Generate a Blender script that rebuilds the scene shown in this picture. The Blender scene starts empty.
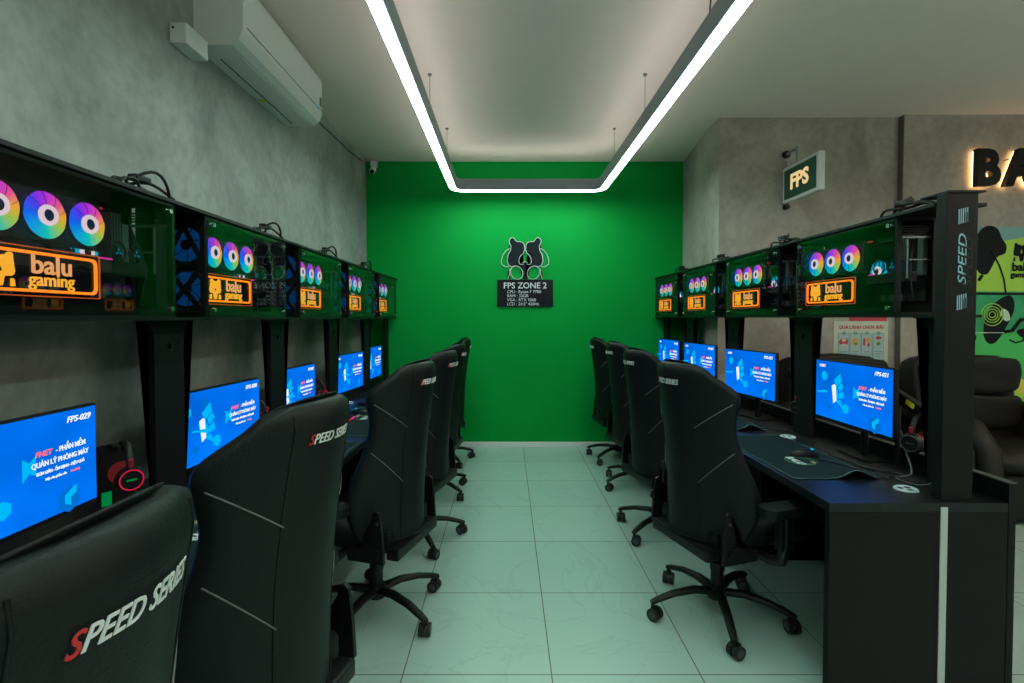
import bpy, bmesh, math, random
from mathutils import Vector, Matrix
random.seed(7)
C = bpy.context.scene.collection
PI = math.pi
R = math.radians

# ------------------------------------------------------------------ materials
MATS = {}
def nt(name):
    m = bpy.data.materials.new(name); m.use_nodes = True
    t = m.node_tree; t.nodes.clear()
    o = t.nodes.new('ShaderNodeOutputMaterial')
    MATS[name] = m
    return m, t, o
def pbr(name, col, rough=.5, metal=0, bump=0, bscale=200, var=0, vscale=8, spec=.5, coat=0):
    m, t, o = nt(name)
    b = t.nodes.new('ShaderNodeBsdfPrincipled')
    b.inputs['Base Color'].default_value = (*col, 1)
    b.inputs['Roughness'].default_value = rough
    b.inputs['Metallic'].default_value = metal
    b.inputs['Specular IOR Level'].default_value = spec
    b.inputs['Coat Weight'].default_value = coat
    t.links.new(b.outputs[0], o.inputs[0])
    tc = t.nodes.new('ShaderNodeTexCoord')
    if bump:
        n = t.nodes.new('ShaderNodeTexNoise'); n.inputs['Scale'].default_value = bscale; n.inputs['Detail'].default_value = 3
        t.links.new(tc.outputs['Object'], n.inputs['Vector'])
        bp = t.nodes.new('ShaderNodeBump'); bp.inputs['Strength'].default_value = bump; bp.inputs['Distance'].default_value = .002
        t.links.new(n.outputs['Fac'], bp.inputs['Height']); t.links.new(bp.outputs[0], b.inputs['Normal'])
    n = t.nodes.new('ShaderNodeTexNoise'); n.inputs['Scale'].default_value = vscale; n.inputs['Detail'].default_value = 4
    t.links.new(tc.outputs['Object'], n.inputs['Vector'])
    mx = t.nodes.new('ShaderNodeMixRGB'); mx.blend_type = 'MULTIPLY'; mx.inputs['Fac'].default_value = var or .05
    mx.inputs['Color1'].default_value = (*col, 1)
    t.links.new(n.outputs['Fac'], mx.inputs['Color2']); t.links.new(mx.outputs[0], b.inputs['Base Color'])
    return m
def emi(name, col, s=1.0):
    m, t, o = nt(name)
    e = t.nodes.new('ShaderNodeEmission'); e.inputs[0].default_value = (*col, 1); e.inputs[1].default_value = s
    t.links.new(e.outputs[0], o.inputs[0]); return m

black_metal = pbr('black_metal', (.004, .0045, .005), .42, spec=.3)
black_board = pbr('black_board', (.0045, .005, .0058), .55, spec=.25, bump=.3, bscale=300, var=.3, vscale=30)
black_top = pbr('black_desktop', (.007, .008, .010), .34, spec=.4, bump=.15, bscale=400)
black_plastic = pbr('black_plastic', (.005, .0055, .006), .45, spec=.35)
grey_plastic = pbr('grey_plastic', (.06, .065, .07), .4)
rubber = pbr('rubber', (.012, .012, .013), .6)
leather = pbr('black_leather', (.0045, .0068, .0068), .5, spec=.26, bump=.5, bscale=260, var=.2, vscale=5)
leather2 = pbr('worn_leather', (.012, .011, .010), .55, spec=.3, bump=.5, bscale=90, var=.4, vscale=6)
thread = pbr('grey_thread', (.13, .135, .13), .6)
print_white = pbr('white_print', (.75, .76, .76), .5)
print_red = pbr('red_print', (.6, .02, .02), .5)
red_cushion = pbr('red_cushion', (.38, .012, .03), .6)
yellow = pbr('yellow_sticker', (.75, .65, .03), .5)
chrome = pbr('chrome', (.7, .72, .72), .2, metal=1)
alu = pbr('brushed_aluminium', (.55, .6, .58), .4, metal=.3)
lampbody = pbr('lamp_grey', (.30, .34, .36), .45, metal=.2)
white_pl = pbr('white_plastic', (.74, .76, .74), .38)
white_trim = pbr('white_trim', (.78, .82, .80), .5)
dark_slot = pbr('dark_slot', (.01, .01, .01), .7)
sign_black = pbr('sign_black', (.003, .003, .006), .2, spec=.4)
logo_black = pbr('logo_black', (.008, .012, .018), .5, spec=.2)
logo_white = pbr('logo_white', (.65, .7, .66), .5)
sign_green = pbr('sign_green', (.01, .10, .06), .35)
pcb = pbr('circuit_board', (.010, .014, .014), .45, var=.6, vscale=60)
steel = pbr('steel_parts', (.22, .24, .25), .35, metal=.7)
cutout_light_paint = pbr('teal_cutout', (.25, .55, .60), .5)
mat_cloth = pbr('mat_cloth', (.003, .016, .015), .8, spec=.2, bump=.4, bscale=700)
mat_edge = pbr('mat_edge', (.05, .16, .15), .6)
mat_green = pbr('mat_print_green', (.10, .38, .10), .7)
mat_tan = pbr('mat_print_tan', (.32, .22, .12), .7)
disc_white = pbr('disc_silver', (.55, .65, .68), .3)
poster_paper = pbr('poster_paper', (.62, .68, .56), .55)
poster_teal = pbr('poster_teal', (.10, .36, .40), .6)
poster_pale = pbr('poster_pale', (.45, .60, .62), .6)
poster_red = pbr('poster_red', (.60, .05, .07), .5)
poster_yellow = pbr('poster_yellow', (.72, .45, .06), .5)
mural_teal = pbr('mural_teal', (.24, .48, .50), .6, var=.15, vscale=2, spec=.12)
mural_lime = pbr('mural_lime', (.46, .80, .12), .55, var=.2, vscale=2, spec=.12)
mural_green = pbr('mural_green', (.10, .62, .16), .55, var=.2, vscale=2, spec=.12)
mural_black = pbr('mural_black', (.010, .014, .016), .5, spec=.12)
mural_glass = pbr('mural_visor', (.07, .50, .22), .5, var=.5, vscale=14, spec=.12)
mural_white = pbr('mural_white', (.6, .75, .62), .5, spec=.12)
mural_yellow = pbr('mural_yellow', (.7, .65, .10), .5, spec=.12)

strip_light = emi('strip_light', (.72, 1.0, .90), 30)
strip_warm = emi('strip_warm', (1.0, .90, .74), 40)  # warm fill for the added fixture out of view
up_light = emi('up_light', (1.0, .93, .86), 8)  # added glow that lifts the ceiling
up_warm = emi('up_warm', (1.0, .86, .72), 26)
led_orange = emi('led_orange', (1.0, .20, .012), 2.2)
led_edge = emi('led_edge', (1.0, .16, .03), .7)
led_amber = emi('led_amber', (1.0, .42, .03), 1.5)
led_pink = emi('led_peach', (1.0, .42, .16), 1.25)
led_ring = emi('led_ring', (1.0, .75, .85), 1.1)
led_cyan = emi('led_cyan', (.0, .55, .80), .9)
led_blue = emi('led_blue', (.005, .12, .42), .2)
led_red = emi('led_red', (1.0, .02, .08), .6)
led_green = emi('led_green', (.0, .5, .12), .35)
led_magenta = emi('led_magenta', (.9, .05, .5), .9)
led_warm = emi('led_warm', (1.0, .55, .22), 7)
fps_letter = emi('sign_letters', (1.0, .72, .34), .8)
scr_blue = None
scr_cyan = emi('screen_cyan', (.0, .48, .95), 1.0)
scr_mid = emi('screen_mid_blue', (.0, .16, .62), 1.0)
scr_white = emi('screen_white', (.85, .95, 1.0), .95)
scr_red = emi('screen_red', (1.0, .16, .18), 1.0)

def screen_mat():
    m, t, o = nt('screen_blue')
    tc = t.nodes.new('ShaderNodeTexCoord')
    n = t.nodes.new('ShaderNodeTexNoise'); n.inputs['Scale'].default_value = 4; n.inputs['Detail'].default_value = 1
    t.links.new(tc.outputs['Object'], n.inputs['Vector'])
    r = t.nodes.new('ShaderNodeValToRGB')
    r.color_ramp.elements[0].position = .3; r.color_ramp.elements[0].color = (.0, .10, .55, 1)
    r.color_ramp.elements[1].position = .7; r.color_ramp.elements[1].color = (.0, .17, .86, 1)
    t.links.new(n.outputs['Fac'], r.inputs[0])
    e = t.nodes.new('ShaderNodeEmission'); t.links.new(r.outputs[0], e.inputs[0]); e.inputs[1].default_value = 1.2
    t.links.new(e.outputs[0], o.inputs[0]); return m
scr_blue = screen_mat()

def rainbow_mat(name, order):
    """light emitting fan blades: hue runs round the hub"""
    m, t, o = nt(name)
    tc = t.nodes.new('ShaderNodeTexCoord')
    s = t.nodes.new('ShaderNodeSeparateXYZ'); t.links.new(tc.outputs['Object'], s.inputs[0])
    at = t.nodes.new('ShaderNodeMath'); at.operation = 'ARCTAN2'
    t.links.new(s.outputs['Z'], at.inputs[0]); t.links.new(s.outputs['X'], at.inputs[1])
    mr = t.nodes.new('ShaderNodeMapRange'); mr.inputs['From Min'].default_value = -PI; mr.inputs['From Max'].default_value = PI
    t.links.new(at.outputs[0], mr.inputs[0])
    r = t.nodes.new('ShaderNodeValToRGB'); cr = r.color_ramp
    while len(cr.elements) > 1: cr.elements.remove(cr.elements[0])
    cr.elements[0].position = 0; cr.elements[0].color = (*order[0][1], 1)
    for p, c in order[1:]:
        e = cr.elements.new(p); e.color = (*c, 1)
    t.links.new(mr.outputs[0], r.inputs[0])
    e = t.nodes.new('ShaderNodeEmission'); t.links.new(r.outputs[0], e.inputs[0]); e.inputs[1].default_value = 1.35
    t.links.new(e.outputs[0], o.inputs[0]); return m
rainbow = rainbow_mat('fan_rainbow', [(0, (.0, .12, .9)), (.12, (.0, .35, .75)), (.27, (.0, .55, .45)), (.40, (.35, .55, .08)),
                                      (.52, (.95, .38, .03)), (.62, (.85, .08, .30)), (.75, (.50, .02, .75)), (.88, (.08, .04, .9)), (1, (.0, .12, .9))])

def glass_mat():
    m, t, o = nt('tinted_glass')
    tr = t.nodes.new('ShaderNodeBsdfTransparent'); tr.inputs[0].default_value = (.80, .83, .82, 1)
    g = t.nodes.new('ShaderNodeBsdfGlossy'); g.inputs['Roughness'].default_value = .015; g.inputs[0].default_value = (1, 1, 1, 1)
    f = t.nodes.new('ShaderNodeFresnel'); f.inputs[0].default_value = 1.5
    mx = t.nodes.new('ShaderNodeMixShader')
    ge = t.nodes.new('ShaderNodeNewGeometry'); inv = t.nodes.new('ShaderNodeMath'); inv.operation = 'SUBTRACT'; inv.inputs[0].default_value = 1
    mu_ = t.nodes.new('ShaderNodeMath'); mu_.operation = 'MULTIPLY'
    t.links.new(ge.outputs['Backfacing'], inv.inputs[1]); t.links.new(inv.outputs[0], mu_.inputs[0]); t.links.new(f.outputs[0], mu_.inputs[1])
    t.links.new(mu_.outputs[0], mx.inputs[0]); t.links.new(tr.outputs[0], mx.inputs[1]); t.links.new(g.outputs[0], mx.inputs[2])
    t.links.new(mx.outputs[0], o.inputs[0]); return m
glass = glass_mat()

def concrete(name, c1, c2, sc=1.6):
    m, t, o = nt(name)
    b = t.nodes.new('ShaderNodeBsdfPrincipled'); b.inputs['Roughness'].default_value = .62
    t.links.new(b.outputs[0], o.inputs[0])
    tc = t.nodes.new('ShaderNodeTexCoord')
    mp = t.nodes.new('ShaderNodeMapping'); mp.inputs['Scale'].default_value = (1, 1, .8)
    t.links.new(tc.outputs['Object'], mp.inputs[0])
    n = t.nodes.new('ShaderNodeTexNoise'); n.inputs['Scale'].default_value = sc; n.inputs['Detail'].default_value = 10; n.inputs['Roughness'].default_value = .68
    n.inputs['Distortion'].default_value = .5
    t.links.new(mp.outputs[0], n.inputs['Vector'])
    r = t.nodes.new('ShaderNodeValToRGB')
    r.color_ramp.elements[0].position = .3; r.color_ramp.elements[0].color = (*c1, 1)
    r.color_ramp.elements[1].position = .68; r.color_ramp.elements[1].color = (*c2, 1)
    t.links.new(n.outputs['Fac'], r.inputs[0])
    n2 = t.nodes.new('ShaderNodeTexNoise'); n2.inputs['Scale'].default_value = 22; n2.inputs['Detail'].default_value = 6
    t.links.new(mp.outputs[0], n2.inputs['Vector'])
    r2 = t.nodes.new('ShaderNodeValToRGB'); r2.color_ramp.elements[0].position = .3; r2.color_ramp.elements[0].color = (.72, .72, .72, 1)
    r2.color_ramp.elements[1].position = .6
    t.links.new(n2.outputs['Fac'], r2.inputs[0])
    mx = t.nodes.new('ShaderNodeMixRGB'); mx.blend_type = 'MULTIPLY'; mx.inputs[0].default_value = .55
    t.links.new(r.outputs[0], mx.inputs[1]); t.links.new(r2.outputs[0], mx.inputs[2])
    t.links.new(mx.outputs[0], b.inputs['Base Color'])
    bp = t.nodes.new('ShaderNodeBump'); bp.inputs['Strength'].default_value = .15; bp.inputs['Distance'].default_value = .01
    t.links.new(n2.outputs['Fac'], bp.inputs['Height']); t.links.new(bp.outputs[0], b.inputs['Normal'])
    return m
conc_l = concrete('concrete_left', (.19, .20, .187), (.42, .435, .405))
conc_r = concrete('concrete_right', (.26, .235, .205), (.50, .465, .41))
conc_edge = concrete('concrete_edge', (.10, .08, .07), (.20, .17, .15), 3)
green_paint = pbr('green_wall_paint', (.0, .36, .052), .6, spec=.12, bump=.2, bscale=60, var=.12, vscale=3)
ceil_paint = pbr('ceiling_paint', (.90, .79, .73), .85, bump=.2, bscale=120)

def tile_mat():
    m, t, o = nt('marble_tile_floor')
    b = t.nodes.new('ShaderNodeBsdfPrincipled'); b.inputs['Roughness'].default_value = .22
    t.links.new(b.outputs[0], o.inputs[0])
    tc = t.nodes.new('ShaderNodeTexCoord')
    mp = t.nodes.new('ShaderNodeMapping'); mp.inputs['Location'].default_value = (-.18, -1.985, 0)
    t.links.new(tc.outputs['Object'], mp.inputs[0])
    br = t.nodes.new('ShaderNodeTexBrick'); br.offset = 0; br.inputs['Scale'].default_value = 1
    br.inputs['Brick Width'].default_value = .6; br.inputs['Row Height'].default_value = .6
    br.inputs['Mortar Size'].default_value = .0028; br.inputs['Mortar Smooth'].default_value = .2; br.inputs['Bias'].default_value = 0
    br.inputs['Color1'].default_value = (.38, .53, .485, 1); br.inputs['Color2'].default_value = (.41, .56, .51, 1)
    br.inputs['Mortar'].default_value = (.15, .16, .14, 1)
    t.links.new(mp.outputs[0], br.inputs['Vector'])
    w = t.nodes.new('ShaderNodeTexNoise'); w.inputs['Scale'].default_value = 1.7; w.inputs['Detail'].default_value = 5; w.inputs['Distortion'].default_value = 1.2
    t.links.new(tc.outputs['Object'], w.inputs['Vector'])
    r = t.nodes.new('ShaderNodeValToRGB'); cr = r.color_ramp
    cr.elements[0].position = .485; cr.elements[0].color = (1, 1, 1, 1)
    cr.elements[1].position = .515; cr.elements[1].color = (1, 1, 1, 1)
    e = cr.elements.new(.5); e.color = (.80, .82, .81, 1)
    t.links.new(w.outputs['Fac'], r.inputs[0])
    mx = t.nodes.new('ShaderNodeMixRGB'); mx.blend_type = 'MULTIPLY'; mx.inputs[0].default_value = .45
    t.links.new(br.outputs['Color'], mx.inputs[1]); t.links.new(r.outputs[0], mx.inputs[2])
    t.links.new(mx.outputs[0], b.inputs['Base Color'])
    return m
tile = tile_mat()

# ------------------------------------------------------------------ mesh builder
class MB:
    def __init__(s): s.v = []; s.f = []; s.mi = []; s.mats = []; s.sm = []
    def m(s, mat):
        if mat not in s.mats: s.mats.append(mat)
        return s.mats.index(mat)
    def add(s, vs, fs, mat, smooth=False):
        o = len(s.v); s.v += [tuple(v) for v in vs]; k = s.m(mat)
        for f in fs: s.f.append([i + o for i in f]); s.mi.append(k); s.sm.append(smooth)
    def box(s, c, d, mat, bev=0, rot=None):
        bm = bmesh.new(); bmesh.ops.create_cube(bm, size=1)
        for v in bm.verts: v.co = Vector((v.co.x * d[0], v.co.y * d[1], v.co.z * d[2]))
        if bev: bmesh.ops.bevel(bm, geom=bm.edges[:], offset=min(bev, min(d) * .45), segments=2, profile=.7, affect='EDGES')
        s.bm(bm, mat, Matrix.Translation(c) @ (rot.to_4x4() if rot else Matrix()), False); return s
    def bm(s, bm, mat, M=Matrix(), smooth=False):
        bm.verts.ensure_lookup_table(); bm.verts.index_update()
        s.add([M @ v.co for v in bm.verts], [[v.index for v in f.verts] for f in bm.faces], mat, smooth); bm.free()
    def cyl(s, p0, p1, r, mat, r1=None, n=16):
        p0 = Vector(p0); p1 = Vector(p1); d = p1 - p0; r1 = r if r1 is None else r1
        q = d.to_track_quat('Z', 'Y')
        vs = []
        for p, rr in ((p0, r), (p1, r1)):
            for i in range(n):
                a = 2 * PI * i / n; vs.append(p + q @ Vector((rr * math.cos(a), rr * math.sin(a), 0)))
        s.add(vs, [[i, (i + 1) % n, n + (i + 1) % n, n + i] for i in range(n)], mat, True)
        s.add(vs[:n], [list(range(n))[::-1]], mat); s.add(vs[n:], [list(range(n))], mat); return s
    def tube(s, pts, r, mat, n=8, radii=None, flat=1.0):
        P = [Vector(p) for p in pts]; rings = []
        T0 = (P[1] - P[0]).normalized(); up = Vector((0, 0, 1)) if abs(T0.z) < .9 else Vector((1, 0, 0))
        for i, p in enumerate(P):
            T = (P[min(i + 1, len(P) - 1)] - P[max(i - 1, 0)]).normalized()
            a = T.cross(up)
            if a.length < 1e-4: a = Vector((1, 0, 0))
            a.normalize(); b = a.cross(T).normalized(); up = b
            rr = radii[i] if radii else r
            rings.append([p + a * rr * math.cos(2 * PI * k / n) + b * rr * flat * math.sin(2 * PI * k / n) for k in range(n)])
        vs = [v for g in rings for v in g]; fs = []
        for i in range(len(P) - 1):
            for k in range(n): fs.append([i * n + k, i * n + (k + 1) % n, (i + 1) * n + (k + 1) % n, (i + 1) * n + k])
        s.add(vs, fs, mat, True); s.add(rings[0], [list(range(n))[::-1]], mat); s.add(rings[-1], [list(range(n))], mat); return s
    def torus(s, c, R_, r, mat, M=Matrix.Rotation(PI / 2, 3, 'X'), n=32, k=8):
        vs = []
        for i in range(n):
            a = 2 * PI * i / n
            for j in range(k):
                b = 2 * PI * j / k
                vs.append(Vector(c) + M @ Vector(((R_ + r * math.cos(b)) * math.cos(a), (R_ + r * math.cos(b)) * math.sin(a), r * math.sin(b))))
        fs = [[i * k + j, ((i + 1) % n) * k + j, ((i + 1) % n) * k + (j + 1) % k, i * k + (j + 1) % k] for i in range(n) for j in range(k)]
        s.add(vs, fs, mat, True); return s
    def prism(s, poly, y0, y1, mat, f=None):
        """polygon in (x,z), extruded from y0 (front) to y1; f maps (x,y,z)"""
        n = len(poly)
        vs = [(x, y0, z) for x, z in poly] + [(x, y1, z) for x, z in poly]
        if f: vs = [f(*v) for v in vs]
        bm = bmesh.new(); bv = [bm.verts.new(v) for v in vs]
        fa = bm.faces.new(bv[:n]); fb = bm.faces.new(bv[n:][::-1])
        for i in range(n): bm.faces.new([bv[(i + 1) % n], bv[i], bv[n + i], bv[n + (i + 1) % n]])
        bmesh.ops.triangulate(bm, faces=[fa, fb]); bmesh.ops.recalc_face_normals(bm, faces=bm.faces[:])
        s.bm(bm, mat); return s
    def text(s, body, size, mat, f, shear=0, bold=0, ext=.001, align='CENTER', sx=1.0):
        me = text_mesh(body, size, shear, bold, ext, align)
        s.add([f(v.co.x * sx, v.co.y, v.co.z) for v in me.vertices], [list(p.vertices) for p in me.polygons], mat); return s
    def build(s, name, parent=None, subsurf=0, loc=None, rot=None):
        me = bpy.data.meshes.new(name); me.from_pydata(s.v, [], s.f)
        for m in s.mats: me.materials.append(m)
        for p, k, sm in zip(me.polygons, s.mi, s.sm): p.material_index = k; p.use_smooth = sm
        me.validate(); me.update()
        o = bpy.data.objects.new(name, me); C.objects.link(o)
        if parent: o.parent = parent
        if loc: o.location = loc
        if rot: o.rotation_euler = rot
        if subsurf:
            md = o.modifiers.new('sub', 'SUBSURF'); md.levels = subsurf; md.render_levels = subsurf
        return o
TCACHE = {}
def text_mesh(body, size, shear, bold, ext, align):
    key = (body, size, shear, bold, ext, align)
    if key in TCACHE: return TCACHE[key]
    cu = bpy.data.curves.new('t', 'FONT'); cu.body = body; cu.size = size; cu.shear = shear
    cu.offset = bold; cu.extrude = ext; cu.align_x = align; cu.align_y = 'CENTER'; cu.resolution_u = 3
    ob = bpy.data.objects.new('t', cu); C.objects.link(ob)
    dg = bpy.context.evaluated_depsgraph_get(); dg.update()
    me = bpy.data.meshes.new_from_object(ob.evaluated_get(dg))
    bpy.data.objects.remove(ob); TCACHE[key] = me
    return me
def onfront(x0, y0, z0):          # text seen from -Y
    return lambda x, y, z: (x0 + x, y0 - z, z0 + y)

def tag(o, label=None, cat=None, group=None, kind=None):
    if label: o['label'] = label
    if cat: o['category'] = cat
    if group: o['group'] = group
    if kind: o['kind'] = kind
    return o
def thing(name, loc=(0, 0, 0), rz=0):
    o = bpy.data.objects.new(name, None); C.objects.link(o); o.location = loc; o.rotation_euler = (0, 0, rz)
    o.empty_display_size = .1; return o
KIDS = {}
def kids(o): return [c for c in bpy.data.objects if c.parent == o]
def copy_tree(o, parent=None):
    c = o.copy(); C.objects.link(c)
    if parent is not None: c.parent = parent
    for ch in kids(o):
        if ch is not c: copy_tree(ch, c)
    return c
def rrect(w, h, r, n=5, cx=0, cz=0):
    p = []
    for (sx, sz, a0) in ((1, 1, 0), (-1, 1, 90), (-1, -1, 180), (1, -1, 270)):
        for i in range(n + 1):
            a = R(a0 + 90 * i / n)
            p.append((cx + sx * (w / 2 - r) + r * math.cos(a), cz + sz * (h / 2 - r) + r * math.sin(a)))
    return p
def ring_prism(mb, outer, inner, y0, y1, mat, f=None):
    n = len(outer)
    for i in range(n):
        j = (i + 1) % n
        a, b, c, d = outer[i], outer[j], inner[j], inner[i]
        vs = [(p[0], y, p[1]) for y in (y0, y1) for p in (a, b, c, d)]
        if f: vs = [f(*v) for v in vs]
        mb.add(vs, [[0, 1, 2, 3], [7, 6, 5, 4], [0, 4, 5, 1], [2, 6, 7, 3]], mat)

# ------------------------------------------------------------------ setting
CEIL = 3.16; WL = -1.554; WF = 5.55
def struct(name, mb): return tag(mb.build(name), kind='structure')
struct('floor', MB().box((3.6, 1.35, -.05), (10.6, 8.7, .1), tile))
struct('ceiling', MB().box((3.6, 1.35, CEIL + .05), (10.6, 8.7, .1), ceil_paint))
mb = MB(); mb.box((WL - .06, 1.33, CEIL / 2), (.12, 8.6, CEIL), conc_l); struct('wall_left', mb)
mb = MB(); mb.box(((WL + 1.95) / 2, WF + .05, CEIL / 2), (1.95 - WL, .1, CEIL), green_paint); struct('wall_front', mb)
XC = 1.83
def vprism(poly, z0, z1, mat, mb=None):
    mb = mb or MB(); n = len(poly)
    bm = bmesh.new(); a = [bm.verts.new((x, y, z0)) for x, y in poly]; b = [bm.verts.new((x, y, z1)) for x, y in poly]
    bm.faces.new(a); bm.faces.new(b[::-1])
    for i in range(n): bm.faces.new([a[i], a[(i + 1) % n], b[(i + 1) % n], b[i]])
    bmesh.ops.recalc_face_normals(bm, faces=bm.faces[:]); mb.bm(bm, mat); return mb
struct('wall_right', vprism([(1.945, WF + .1), (1.945, WF), (XC, 4.6), (XC, 4.34), (3.40, 4.34), (3.40, 4.7), (2.6, WF + .1)], 0, CEIL, conc_r))
mb = vprism([(3.37, 4.335), (3.372, 4.28), (8.8, 4.28), (8.8, 4.7), (3.37, 4.7)], 0, CEIL, conc_r)
mb.box((3.369, 4.309, CEIL / 2), (.006, .055, CEIL), conc_edge)
struct('wall_back_right', mb)
struct('baseboard_front', MB().box(((WL + 1.945) / 2, WF - .008, .028), (1.945 - WL, .016, .056), white_trim, bev=.004))

# ------------------------------------------------------------------ emblem (two bears facing each other)
HALF = [(3, 212), (6, 182), (16, 166), (34, 160), (52, 161), (62, 154), (68, 142), (82, 134), (96, 141), (103, 157), (99, 175), (91, 188),
        (93, 214), (110, 246), (115, 285), (106, 310), (88, 322), (60, 316), (34, 326), (27, 345), (24, 372), (14, 402), (0, 402), (0, 292), (8, 289),
        (14, 298), (12, 308), (32, 306), (40, 292), (38, 268), (28, 250), (12, 236)]
FOOT = [(96, 402), (98, 372), (99, 340), (110, 352), (116, 402)]
def emblem(mb, cx, cz, h, y0, y1, mat, f=None, outline=None, feet=True):
    s = h / 268.0
    for sg in (1, -1):
        for P in ((HALF, FOOT) if feet else (HALF,)):
            poly = [(cx + sg * x * s, cz + (402 - y) * s) for x, y in P]
            if sg < 0: poly = poly[::-1]
            mb.prism(poly, y0, y1, mat, f)
        if outline:
            def T(pts, r=2.6):
                mb.tube([(cx + sg * x * s, y0, cz + (402 - y) * s) if not f else f(cx + sg * x * s, y0, cz + (402 - y) * s) for x, y in pts], r * s, outline, n=6)
            T(HALF[:18]); T(HALF[23:] + HALF[:1])
            T([(98, 205), (122, 218), (142, 245), (153, 280), (150, 305), (130, 322), (106, 322)])
            T([(98, 335), (100, 370), (112, 402)])
            T([(14 + 40 * (1 - math.cos(a)), 366 + 42 * math.sin(a) - 12 * (1 - math.cos(a)) / 2) for a in [2 * PI * i / 24 for i in range(25)]])

# wall logo and specification sign
mb = MB(); emblem(mb, .20, 1.865, .46, WF - .012, WF - .001, logo_black, outline=logo_white)
tag(mb.build('wall_emblem'), 'black and white emblem of two bears nose to nose on the green wall', 'wall sign')
s_ = thing('information_sign', (.20, WF, 1.56))
MB().box((0, -.008, .15), (.62, .014, .30), sign_black, bev=.002).build('sign_plate', s_)
mb = MB(); mb.text('FPS ZONE 2', .092, print_white, onfront(.0, -.016, .232), bold=.0012, sx=1.0)
for i, l in enumerate(['CPU : Ryzen 7 7700', 'RAM : 32GB', 'VGA : RTX 5060', 'LCD : 24.5" 420Hz']):
    mb.text(l, .046, print_white, onfront(-.20, -.016, .165 - i * .045), align='LEFT')
mb.build('sign_text', s_)
tag(s_, 'glossy black rectangular sign with white text fixed below the bear emblem on the green wall', 'sign')

# ------------------------------------------------------------------ lights
def fixture(name, x0, x1, ye, yn, zb, rad, label, closed=False, strip=None):
    t = thing(name, ((x0 + x1) / 2, (ye + yn) / 2, zb)); O = Vector(t.location)
    pts = [(x0, yn)]
    for i in range(9):
        a = PI - i * PI / 16; pts.append((x0 + rad + rad * math.cos(a), ye - rad + rad * math.sin(a)))
    for i in range(9):
        a = PI / 2 - i * PI / 16; pts.append((x1 - rad + rad * math.cos(a), ye - rad + rad * math.sin(a)))
    pts.append((x1, yn))
    def sweep(w, za, zb_, mat, mb):
        n = len(pts); L = []; Rr = []
        for i, p in enumerate(pts):
            a = Vector(pts[max(i - 1, 0)]); b = Vector(pts[min(i + 1, n - 1)]); d = (b - a).normalized(); nn = Vector((-d.y, d.x))
            L.append(Vector(p) + nn * w / 2); Rr.append(Vector(p) - nn * w / 2)
        for i in range(n - 1):
            vs = []
            for z in (za, zb_):
                for q in (L[i], L[i + 1], Rr[i + 1], Rr[i]): vs.append((q.x - O.x, q.y - O.y, z - O.z))
            fs = [[0, 1, 2, 3], [7, 6, 5, 4], [0, 4, 5, 1], [2, 6, 7, 3]]
            if i == 0: fs.append([0, 3, 7, 4])
            if i == n - 2: fs.append([1, 5, 6, 2])
            mb.add(vs, fs, mat)
        return mb
    sweep(.075, zb + .004, zb + .10, lampbody, MB()).build('lamp_housing', t)
    sweep(.060, zb, zb + .0045, strip or strip_light, MB()).build('diffuser', t)
    # added glowing ridge on the housing, hidden by two lips, to brighten the ceiling
    def off(d): 
        n = len(pts); o = []
        for i, p in enumerate(pts):
            a = Vector(pts[max(i - 1, 0)]); b = Vector(pts[min(i + 1, n - 1)]); q = (b - a).normalized(); o.append(Vector(p) + Vector((-q.y, q.x)) * d)
        return o
    rid = MB(); zt = zb + .1005
    for sg in (1, -1):
        A = off(sg * .016); B_ = off(0)
        for i in range(len(pts) - 1):
            q = [(A[i].x - O.x, A[i].y - O.y, zt - O.z), (A[i + 1].x - O.x, A[i + 1].y - O.y, zt - O.z), (B_[i + 1].x - O.x, B_[i + 1].y - O.y, zt + .02 - O.z), (B_[i].x - O.x, B_[i].y - O.y, zt + .02 - O.z)]
            rid.add(q, [[0, 1, 2, 3] if sg < 0 else [3, 2, 1, 0]], up_warm if strip else up_light)
    rid.build('upper_diffuser', t)
    lip = MB()  # added lips keep the glowing ridge out of sight from below
    for sg in (1, -1):
        A = off(sg * .0375); B_ = off(sg * .0355)
        for i in range(len(pts) - 1):
            v = [(P[j].x - O.x, P[j].y - O.y, z - O.z) for z in (zt, zt + .016) for P, j in ((A, i), (A, i + 1), (B_, i + 1), (B_, i))]
            lip.add(v, [[0, 1, 2, 3], [7, 6, 5, 4], [0, 4, 5, 1], [2, 6, 7, 3]], lampbody)
    lip.build('edge_lip', t)
    for x in (x0, x1):
        for y in ((4.58, 3.57, 1.6, -.4) if closed is False else (1.6, .4, -.8)):
            m = MB(); m.cyl((x - O.x, y - O.y, zb + .10 - O.z), (x - O.x, y - O.y, CEIL - O.z), .0016, grey_plastic, n=6)
            m.cyl((x - O.x, y - O.y, CEIL - .012 - O.z), (x - O.x, y - O.y, CEIL - .0005 - O.z), .014, steel, n=12)
            m.build('suspension_wire', t)
    return tag(t, label, 'ceiling light')
lf = fixture('pendant_light', -.545, .975, 5.17, -2.6, 2.74, .11, 'long U-shaped suspended linear light with a glowing white strip over the aisle')
m = MB(); m.tube([(.935, 2.3, CEIL - .001), (.935, 2.32, 3.05), (.945, 2.35, 2.93), (.975, 2.45, 2.86), (.98, 2.75, 2.845)], .004, black_plastic)
tag(m.build('power_cable'), 'black power cable dropping from the ceiling to the right arm of the light', 'cable')
fixture('pendant_light', 3.1, 5.6, 1.85, -2.6, 2.74, .11, 'added unseen linear fill light over the lounge beyond the right desks', closed=True, strip=strip_warm)  # fixture added out of view to brighten the right walls and ceiling

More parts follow.
